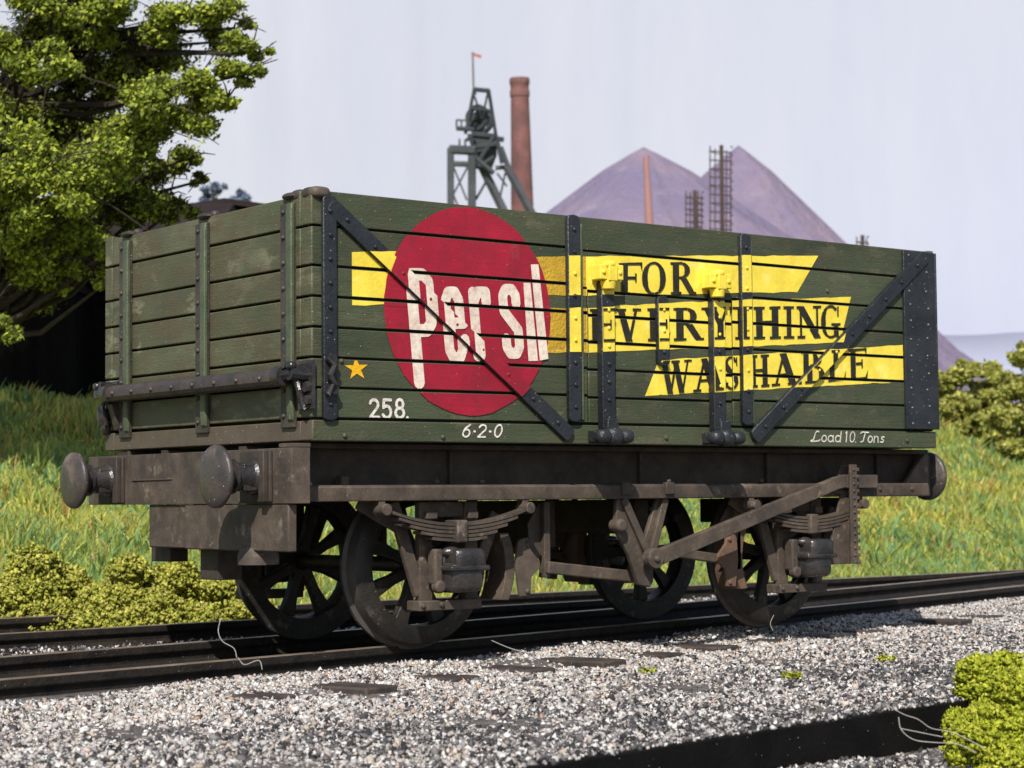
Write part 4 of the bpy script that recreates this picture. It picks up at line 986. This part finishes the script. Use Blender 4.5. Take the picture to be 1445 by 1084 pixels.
paint('black_lettering', fo, M['black'], 5, label='black serif word FOR')
ev = word([('E', -.585, -.405), ('V', -.385, -.170), ('E', -.130, .062), ('R', .080, .325), ('Y', .322, .530), ('T', .560, .750), ('H', .765, 1.016), ('I', 1.030, 1.140), ('N', 1.155, 1.385), ('G', 1.372, 1.565)],
          lambda x: line(-.585, .602, 1.565, .720, x), lambda x: line(-.585, .798, 1.565, .930, x))
paint('black_lettering', ev, M['black'], 5, label='black serif word EVERYTHING')
wa = word([('W', -.030, .235), ('A', .238, .455), ('S', .500, .640), ('H', .720, .905), ('A', .915, 1.16), ('B', 1.185, 1.395), ('L', 1.435, 1.61), ('E', 1.630, 1.822)],
          lambda x: line(-.03, .305, 1.82, .455, x), lambda x: line(-.03, .508, 1.82, .660, x))
paint('black_lettering', wa, M['black'], 5, label='black serif word WASHABLE')
# the word on the disc: tall condensed letters leaning back a little
def quad(*p): return [list(p)]
def tall(path, xl, xr, zt, zb, w):
    out = []
    for pl in path:
        pts = []
        for u, v in pl:
            z = zb+(zt-zb)*v; x = xl+(xr-xl)*u+.095*(zt-z)+.028*u*0
            pts.append((x, z+.06*(x-xl)))
        for p0, p1 in zip(pts, pts[1:]): out += ln(p0[0], p0[1], p1[0], p1[1], w)
        for p0 in pts: out.append([(p0[0]+w*.5*math.cos(t), p0[1]+w*.5*math.sin(t)) for t in np.linspace(0, 2*math.pi, 11)[:-1]])
    return out
ps = tall([[(0, 0), (0, 1), (.7, 1), (1, .93), (1, .55), (.7, .48), (0, .48)]], -1.870, -1.755, .925, .325, .072)
ps += tall([[(0, .52), (1, .52), (1, .88), (.75, 1), (.25, 1), (0, .88), (0, .12), (.25, 0), (.75, 0), (1, .12), (1, .27)]], -1.636, -1.545, .840, .470, .064)
ps += tall([[(0, 0), (0, 1)], [(0, .84), (.35, 1), (1, 1), (1, .84)]], -1.442, -1.352, .850, .490, .066)
ps += tall([[(1, .78), (1, .90), (.75, 1), (.25, 1), (0, .90), (0, .66), (1, .36), (1, .10), (.75, 0), (.25, 0), (0, .10), (0, .23)]], -1.232, -1.140, .878, .510, .064)
ps += quad((-1.078, .925), (-1.026, .928), (-.975, .478), (-1.045, .474))
ps += quad((-1.022, 1.035), (-.965, 1.040), (-.898, .492), (-.962, .480))
paint('cream_lettering', ps, M['cream'], 6, label='cream word Persil in tall letters')
# small white lettering
def strokes(l, x0, z0, sx, sz, w, sh=0.0):
    out = []
    for pl in l:
        pts = [(x0+(u+sh*v)*sx, z0+v*sz) for u, v in pl]
        for a, b in zip(pts, pts[1:]): out += ln(a[0], a[1], b[0], b[1], w)
        for a in pts: out.append([(a[0]+w*.5*math.cos(t), a[1]+w*.5*math.sin(t)) for t in np.linspace(0, 2*math.pi, 9)[:-1]])
    return out
def ell(cx, cz, rx, rz, a0=0, a1=360, n=12): return [(cx+rx*math.cos(R(a0+(a1-a0)*i/n)), cz+rz*math.sin(R(a0+(a1-a0)*i/n))) for i in range(n+1)]
D2 = [ell(.45, .72, .38, .28, 165, -30, 8)+[(.1, 0), (.9, 0)]]
D5 = [[(.82, 1), (.18, 1), (.14, .56)]+ell(.44, .33, .40, .33, 120, -150, 10)]
D8 = [ell(.48, .75, .32, .25), ell(.48, .26, .40, .27)]
D6 = [[(.75, .98), (.3, .7)]+ell(.48, .30, .36, .30, 160, -200, 14)]
D0 = [ell(.5, .5, .38, .5)]
n258 = strokes(D2, -2.143, .132, .070, .095, .017)+strokes(D5, -2.060, .130, .070, .098, .017)+strokes(D8, -1.976, .132, .070, .10, .017)+strokes([[(0, 0), (.04, 0)]], -1.893, .134, .07, .1, .016)
paint('white_lettering', n258, M['white'], 2, label='white number 258.')
curb_reg = [(rect(-2.49, 2.48, .004, .108), -1.219)]
n620 = strokes(D6, -1.525, .032, .065, .070, .0105, .25)+strokes([[(0, .45), (.1, .45)]], -1.435, .032, .07, .07, .012)+strokes(D2, -1.415, .033, .065, .068, .0105, .25)+strokes([[(0, .45), (.1, .45)]], -1.325, .033, .07, .07, .012)+strokes(D0, -1.305, .034, .065, .070, .0105, .3)
paint('white_lettering', n620, M['white'], 2, label='white figures 6-2-0 on the curb rail', regs=curb_reg)
o_ = [ell(.5, .3, .4, .3)]; a_ = [ell(.45, .3, .4, .3), [(.85, .6), (.85, .05), (1.0, 0)]]; d_ = [ell(.45, .3, .4, .3), [(.85, 1), (.85, 0)]]
L_ = [[(.75, .95), (.55, 1), (.4, .8), (.3, .2), (0, .05), (.2, 0), (.9, .08), (1, .2)]]; T_ = [[(.05, .85), (.3, 1), (1.1, .95)], [(.65, .95), (.5, .1), (.2, .02)]]; nn_ = [[(.1, .6), (.1, 0)], [(.1, .45), (.4, .6), (.7, .5), (.75, 0)]]; s_ = [[(.7, .55), (.3, .55), (.25, .38), (.65, .22), (.55, .03), (.1, .05)]]
lt = []; cx = 1.270
for g_, wd, adv in ((L_, .085, .095), (o_, .055, .062), (a_, .058, .068), (d_, .060, .082), ([[(.3, .85), (.5, 1), (.5, 0)]], .05, .050), (D0, .060, .064), ([[(0, 0), (.05, 0)]], .03, .034), (T_, .075, .080), (o_, .052, .058), (nn_, .060, .062), (s_, .055, .06)):
    lt += strokes(g_, cx, .034, wd, .068, .0085, .18); cx += adv
paint('white_lettering', lt, M['white'], 2, label='white script Load 10.Tons on the curb rail', regs=curb_reg)
sc_ = (-2.224, .392); st = [(sc_[0]+(.078 if i % 2 == 0 else .030)*math.cos(R(90+36*i+4)), sc_[1]+(.066 if i % 2 == 0 else .026)*math.sin(R(90+36*i+4))) for i in range(10)]
paint('painted_star', [[st[(2*i-1) % 10], st[2*i], st[2*i+1]] for i in range(5)]+[[st[1], st[3], st[5], st[7], st[9]]], M['starpaint'], 2, label='orange yellow five pointed star')

# --- underframe
for sg in (-1, 1):
    mb = MB(); y = sg*.93
    mb.mi = 1; mb.box(-2.5, 2.60, y, y-sg*.03, -.30, -.004)
    mb.mi = 0
    mb.prism([(y-sg*.03, -.325), (sg*1.055, -.325), (sg*1.06, -.30), (sg*1.06, -.245), (sg*1.045, -.235), (y-sg*.001, -.235)], 'x', -2.49, 2.60)
    mb.mi = 1; mb.box(-2.49, 2.60, sg*1.06, y-sg*.001, -.035, -.005)
    mb.mi = 0
    for x in (-2.17, -1.55, -1.23, 1.02, 1.9): mb.rivet((x, sg*1.02, -.222), (0, 0, 1), .018, .02)
    for x in (-1.4, 0.05, 1.15, 2.2): mb.mi = 1; mb.box(x-.012, x+.012, y+sg*.03, y-sg*.001, -.235, -.035)
    mb.mi = 0
    mb.box(-2.20, -2.15, sg*1.035, sg*.97, -.236, -.185)
    if sg < 0: mb.box(1.72, 2.02, -1.075, -1.0, -.236, -.175)
    mb.build('solebar', [M['frame'], M['framedark']], root, bevel=.006)
mb = MB(); mb.box(-2.62, -2.505, -1.20, 1.205, -.333, -.036); mb.box(-2.615, -2.50, -1.198, -1.06, -.034, -.012)
mb.path([(-2.622, .62, -.19), (-2.622, .25, -.188), (-2.622, .12, -.186)], .006, 6)
hs = mb.build('headstock', M['frame'], root, bevel=.007)
mb = MB(); mb.box(2.605, 2.645, -1.02, 1.20, -.325, -.03); mb.prism([(2.40, -.235), (2.60, -.235), (2.60, -.04), (2.56, -.06)], 'y', -1.03, -.99)
mb.build('headstock', M['frame'], root, bevel=.007)
mb = MB(); mb.box(-2.605, -2.56, -.02, .435, -.585, -.334); mb.box(-2.615, -2.56, -1.155, -.022, -.590, -.334)
mb.build('coupling_plate', M['frame'], root, bevel=.008)
mb = MB(); mb.box(2.60, 2.64, -.30, .9, -.60, -.33); mb.box(2.45, 2.60, -.05, .2, -.68, -.5); mb.build('coupling_plate', M['framedark'], root, bevel=.008)
mb = MB(); mb.box(-2.52, -2.40, .33, .57, -.672, -.45); mb.build('coupling_block', M['framedark'], root, bevel=.006)
mb = MB(); mb.box(-2.52, -2.36, -.235, -.03, -.765, -.45); mb.build('coupling_hook', M['framedark'], root, bevel=.006)
MB().lathe([(0, .115), (.05, .115), (.09, .10), (.12, .05), (.16, .0)], (-2.54, -.72, -.665), (0, 0, 1), 16).build('coupling_stud', M['frame'], root)
def buffer(sx, y):
    x0 = -2.62 if sx < 0 else 2.645; b = 1 if sx > 0 else -1
    r0 = MB(); ax = (b, 0, 0)
    r0.box(x0, x0+b*.022, y-.15, y+.17, -.325, -.045)
    r0.box(x0+b*.020, x0+b*.050, y-.13, y-.075, -.325, -.045)
    hb = r0.build('buffer', M['framedark'], root, bevel=.006)
    mb = MB(); q_ = 1 if sx < 0 else .2; mb.lathe([(0.015*q_, .10), (.05*q_, .10), (.06*q_, .088), (.13*q_, .078), (.17*q_, .075)], (x0, y, -.185), ax, 22)
    mb.box(x0+b*.02*q_, x0+b*.13*q_, y-.065, y+.075, -.265, -.115)
    mb.build('buffer_housing', M['gloss'], hb, bevel=.012)
    mb = MB()
    if sx < 0: mb.lathe([(.14, .06), (.165, .095), (.178, .095), (.185, .075), (.20, .075), (.205, .092), (.216, .092), (.222, .07), (.245, .09), (.25, .09)], (x0, y, -.185), ax, 24); mb.build('buffer_ring', M['gloss'], hb)
    hx = .195 if sx < 0 else .105
    MB().lathe([(hx, .075), (hx+.03, .11), (hx+.045, .155), (hx+.058, .170), (hx+.075, .170), (hx+.084, .163), (hx+.094, .12), (hx+.10, .06), (hx+.102, .004)], (x0, y, -.185), ax, 36).build('buffer_head', M['buffer'], hb, smooth=50)
for sx in (-1, 1):
    for y in (.86, -.86): buffer(sx, y)

def wheel(x, sg):
    z = -.700; yo = sg*.705
    mb = MB(); mb.lathe([(0, .085), (.02, .085), (.03, .06), (.05, .055), (.06, .02)], (x, sg*.66, z), (0, sg, 0), 18)
    hub = mb.build('wheel', M['wheel'], root)
    rot = random.uniform(0, .6)
    # tyre: outer face ring, tread, flange, inner
    prof = [(0, .352), (0, .365), (-.006, .452), (-.012, .460), (-.095, .466), (-.105, .492), (-.118, .498), (-.13, .49), (-.132, .36), (-.10, .350)]
    n = 64; vs = []; a = Vector((1, 0, 0)); c = Vector((0, 0, 1))
    for t, r in prof:
        for k in range(n):
            th = 2*math.pi*k/n; vs.append((x+r*math.cos(th), yo+sg*t, z+r*math.sin(th)))
    m_ = len(prof); mt = MB()
    for i in range(m_):
        mt.mi = 1 if i in (3, 4) else 0
        fs = [(i*n+k, i*n+(k+1) % n, ((i+1) % m_)*n+(k+1) % n, ((i+1) % m_)*n+k) for k in range(n)]
        for f_ in fs: mt.F.append(list(f_)); mt.M.append(mt.mi)
    mt.V = vs
    mt.build('tyre', [M['wheel'], M['tread']], hub, smooth=40)
    for k in range(8):
        th = rot+2*math.pi*k/8; d = Vector((math.cos(th), math.sin(th))); nn = Vector((-d.y, d.x)); mb = MB()
        q = []
        for r, wd in ((.05, .038), (.20, .030), (.37, .052)):
            q.append((r, wd))
        out = [(x+d.x*r+nn.x*wd, z+d.y*r+nn.y*wd) for r, wd in q]+[(x+d.x*r-nn.x*wd, z+d.y*r-nn.y*wd) for r, wd in q[::-1]]
        mb.prism(out, 'y', sg*.675, sg*.615); mb.build('spoke', M['wheel'], hub, bevel=.008)
for x in (-1.43, 1.43):
    for sg in (-1, 1): wheel(x, sg)
    MB().tube((x, -.9, -.70), (x, .9, -.70), .045, n=14).build('axle', M['wheel'], root)

def gear(x, sg, near):
    f = lambda yv: sg*yv
    # spring: five leaves sagging between two hangers
    sp_ = MB().box(x-.045, x+.03, f(1.115), f(.985), -.565, -.435).build('leaf_spring', M['frame'], root, bevel=.01)
    for i in range(5):
        half = .49-.075*i if i else .50; mb = MB(); n = 14; up_ = []; dn = []
        for k in range(n+1):
            u = -half+2*half*k/n; zz = -.452-.022*i+.085*(u/.5)**2
            up_.append((x-.008+u, zz)); dn.append((x-.008+u, zz-.0165))
        for k in range(n): mb.add([(up_[k][0], f(1.09), up_[k][1]), (up_[k+1][0], f(1.09), up_[k+1][1]), (dn[k+1][0], f(1.09), dn[k+1][1]), (dn[k][0], f(1.09), dn[k][1]),
                                   (up_[k][0], f(1.0), up_[k][1]), (up_[k+1][0], f(1.0), up_[k+1][1]), (dn[k+1][0], f(1.0), dn[k+1][1]), (dn[k][0], f(1.0), dn[k][1])],
                                  [(0,1,2,3), (4,7,6,5), (0,4,5,1), (3,2,6,7)]+([(0,3,7,4)] if k == 0 else [])+([(1,5,6,2)] if k == n-1 else []))
        mb.build('spring_leaf', M['frame'], sp_, bevel=0)
    for s in (-1, 1):
        xe = x-.008+s*.505; mb = MB(); mb.lathe([(-.055, .034), (.055, .034)], (xe, f(1.045), -.372), (0, 1, 0), 14); mb.box(xe-.022, xe+.022, f(1.05), f(.99), -.37, -.318)
        mb.build('spring_shackle', M['frame'], sp_, bevel=.004)
    # axle guard
    mb = MB(); y0, y1 = f(.955), f(.92)
    mb.bar((x-.37, -.33), (x-.19, -.86), .075, y0, y1); mb.bar((x+.36, -.40), (x+.16, -.86), .075, f(.953), f(.922))
    mb.box(x-.205, x-.115, f(.968), f(.918), -.905, -.33); mb.box(x+.115, x+.205, f(.968), f(.918), -.905, -.33)
    mb.box(x-.20, x+.2, f(.95), f(.925), -.42, -.33)
    mb.bar((x-.60, -.325), (x-.30, -.48), .09, f(.945), f(.93))
    mb.build('axle_guard', M['frame'], root, bevel=.006)
    mb = MB(); mb.box(x-.25, x+.185, f(1.03), f(.90), -.945, -.888); mb.rivet((x-.10, f(1.03), -.912), (0, sg, 0), .02, .016); mb.rivet((x-.23, f(1.03), -.915), (0, sg, 0), .018, .016)
    mb.build('guard_stay', M['frame'], root, bevel=.012)
    # axlebox
    mb = MB(); mb.blob((x+.01, f(1.03), -.760), .118, .120, .088, sq=.36); mb.box(x-.10, x+.12, f(1.05), f(.94), -.83, -.62)
    ab = mb.build('axlebox', M['gloss'], root, bevel=.012, seg=3)
    mb = MB(); mb.box(x-.125, x+.15, f(1.165), f(.97), -.722, -.692); mb.blob((x+.03, f(1.08), -.655), .108, .080, .060, sq=.40); mb.blob((x-.05, f(1.04), -.615), .065, .06, .035)
    mb.build('axlebox_lid', M['gloss'], ab, bevel=.01, seg=3)
    mb = MB(); mb.box(x-.165, x-.105, f(1.06), f(.98), -.80, -.595); mb.lathe([(-.03, .038), (.03, .038)], (x-.13, f(1.045), -.81), (0, 1, 0), 12); mb.build('axlebox_horn', M['frame'], ab, bevel=.015, seg=3)
    mb = MB(); mb.box(x-.175, x-.10, f(1.0), f(.94), -.43, -.385); mb.box(x+.12, x+.19, f(1.0), f(.94), -.43, -.385); mb.build('guard_cap', M['frame'], root, bevel=.006)
for sg in (-1, 1):
    for x in (-1.43, 1.42): gear(x, sg, sg < 0)

def brake(x, dirn, sg):
    """brake shoe facing the wheel (dirn = side on which the wheel lies), hanger and bracket"""
    f = lambda yv: sg*yv
    wx = x-dirn*0; axx = -1.43 if dirn < 0 else 1.42
    mb = MB(); out = []; inn = []
    a0, a1 = (-24, 24)
    for i in range(9):
        t = R(a0+(a1-a0)*i/8); c = math.cos(t); s = math.sin(t); k = 1 if dirn < 0 else -1
        inn.append((axx+k*(.505*c-.045), -.715+.505*s*.95)); out.append((axx+k*(.575*c-.045), -.715+.575*s*.85))
    mb.prism(inn+out[::-1], 'y', f(.90), f(.70))
    k = 1 if dirn < 0 else -1
    mb.prism([(axx+k*.545, -.56), (axx+k*.61, -.545), (axx+k*.63, -.62), (axx+k*.70, -.69), (axx+k*.70, -.73), (axx+k*.635, -.78), (axx+k*.625, -.89), (axx+k*.545, -.895), (axx+k*.52, -.72), (axx+k*.53, -.60)], 'y', f(.925), f(.902))
    for z in (-.59, -.865): mb.rivet((axx+k*.600, f(.925), z), (0, sg, 0), .018, .014)
    sh = mb.build('brake_shoe', M['rust'] if dirn > 0 else M['frame'], root, bevel=.004)
    mb = MB(); hx = axx+k*.775 if dirn < 0 else axx-.495
    mb.box(hx-.022, hx+.026, f(.90), f(.84), -.79, -.335)
    mb.prism([(hx-.02, -.335), (hx-.115, -.47), (hx-.10, -.66), (hx-.02, -.68)], 'y', f(.86), f(.845))
    if dirn > 0: mb.prism([(hx-.03, -.68), (hx-.14, -.80), (hx-.02, -.80)], 'y', f(.86), f(.845))
    mb.build('brake_hanger', M['frame'], root, bevel=.006)
for sg in (-1, 1):
    brake(0, -1, sg); brake(0, 1, sg)
    f = lambda yv: sg*yv
    MB().bar((-.67, -.728), (.08, -.812), .072, f(.93), f(.875)).build('brake_rod', M['frame'], root, bevel=.008)
    MB().bar((.05, -.62), (.93, -.735), .06, f(.90), f(.85)).build('brake_rod', M['frame'], root, bevel=.008)
    mb = MB(); mb.prism([(-.215, -.315), (-.135, -.315), (.012, -.66), (.07, -.70), (.07, -.83), (.045, -.868), (-.05, -.85), (-.13, -.66), (-.235, -.50)], 'y', f(1.035), f(1.0))
    mb.prism([(.145, -.315), (.225, -.315), (.13, -.60), (.05, -.72), (.0, -.66)], 'y', f(.998), f(.965))
    mb.bar((-.175, -.325), (.035, -.70), .05, f(1.06), f(1.036)); mb.bar((.19, -.325), (.07, -.68), .05, f(1.03), f(.999))
    mb.lathe([(0, .038), (.085, .042), (.10, .03)], (-.225, f(1.0), -.485), (0, sg, 0), 14)
    mb.box(-.205, -.135, f(1.075), f(1.02), -.30, -.225); mb.box(.15, .22, f(1.075), f(1.02), -.30, -.225); mb.rivet((.19, f(1.05), -.222), (0, 0, 1), .02, .02)
    mb.build('v_hanger', M['frame'], root, bevel=.006)
mb = MB(); mb.prism([(.0, -.735), (.0, -.655), (.06, -.628), (1.60, -.196), (1.70, -.176), (1.70, -.262), (1.62, -.275), (.06, -.728)], 'y', -1.135, -1.085)
mb.box(1.70, 2.0, -1.134, -1.086, -.268, -.180)
mb.lathe([(-.03, .062), (.035, .062)], (.0, -1.11, -.688), (0, -1, 0), 24); mb.rivet((0, -1.145, -.69), (0, -1, 0), .024, .02, 12)
for x in (2.10, 2.42): mb.rivet((x, -1.06, -.275), (0, -1, 0), .016, .014)
lv = mb.build('brake_lever', M['frame'], root, bevel=.010, seg=3)
mb = MB(); mb.box(1.712, 1.775, -1.155, -1.137, -.765, -.112); mb.prism([(1.745, -.11), (1.775, -.11), (1.78, -.77), (1.56, -.77), (1.60, -.62), (1.70, -.31), (1.62, -.295), (1.70, -.12)], 'y', -1.082, -1.06)
mb.box(1.764, 1.776, -1.137, -1.06, -.765, -.112)
for i in range(14):
    z = -.145-i*.047; mb.box(1.772, 1.792, -1.16, -1.12, z-.012, z+.012); mb.rivet((1.742, -1.155, z), (0, -1, 0), .012, .01)
mb.build('lever_guide', M['frame'], root, bevel=.004)
for b_ in ((1.80, 2.2, -.4, .4, -.5, -.33), (-.5, -.35, -.6, .6, -.62, -.33), (.3, .42, -.6, .6, -.55, -.33)):
    MB().box(*b_).build('cross_member', M['framedark'], root, bevel=.006)
for y in (-.46, .46): MB().box(-2.49, 2.59, y-.04, y+.04, -.32, -.01).build('longitudinal_beam', M['framedark'], root)
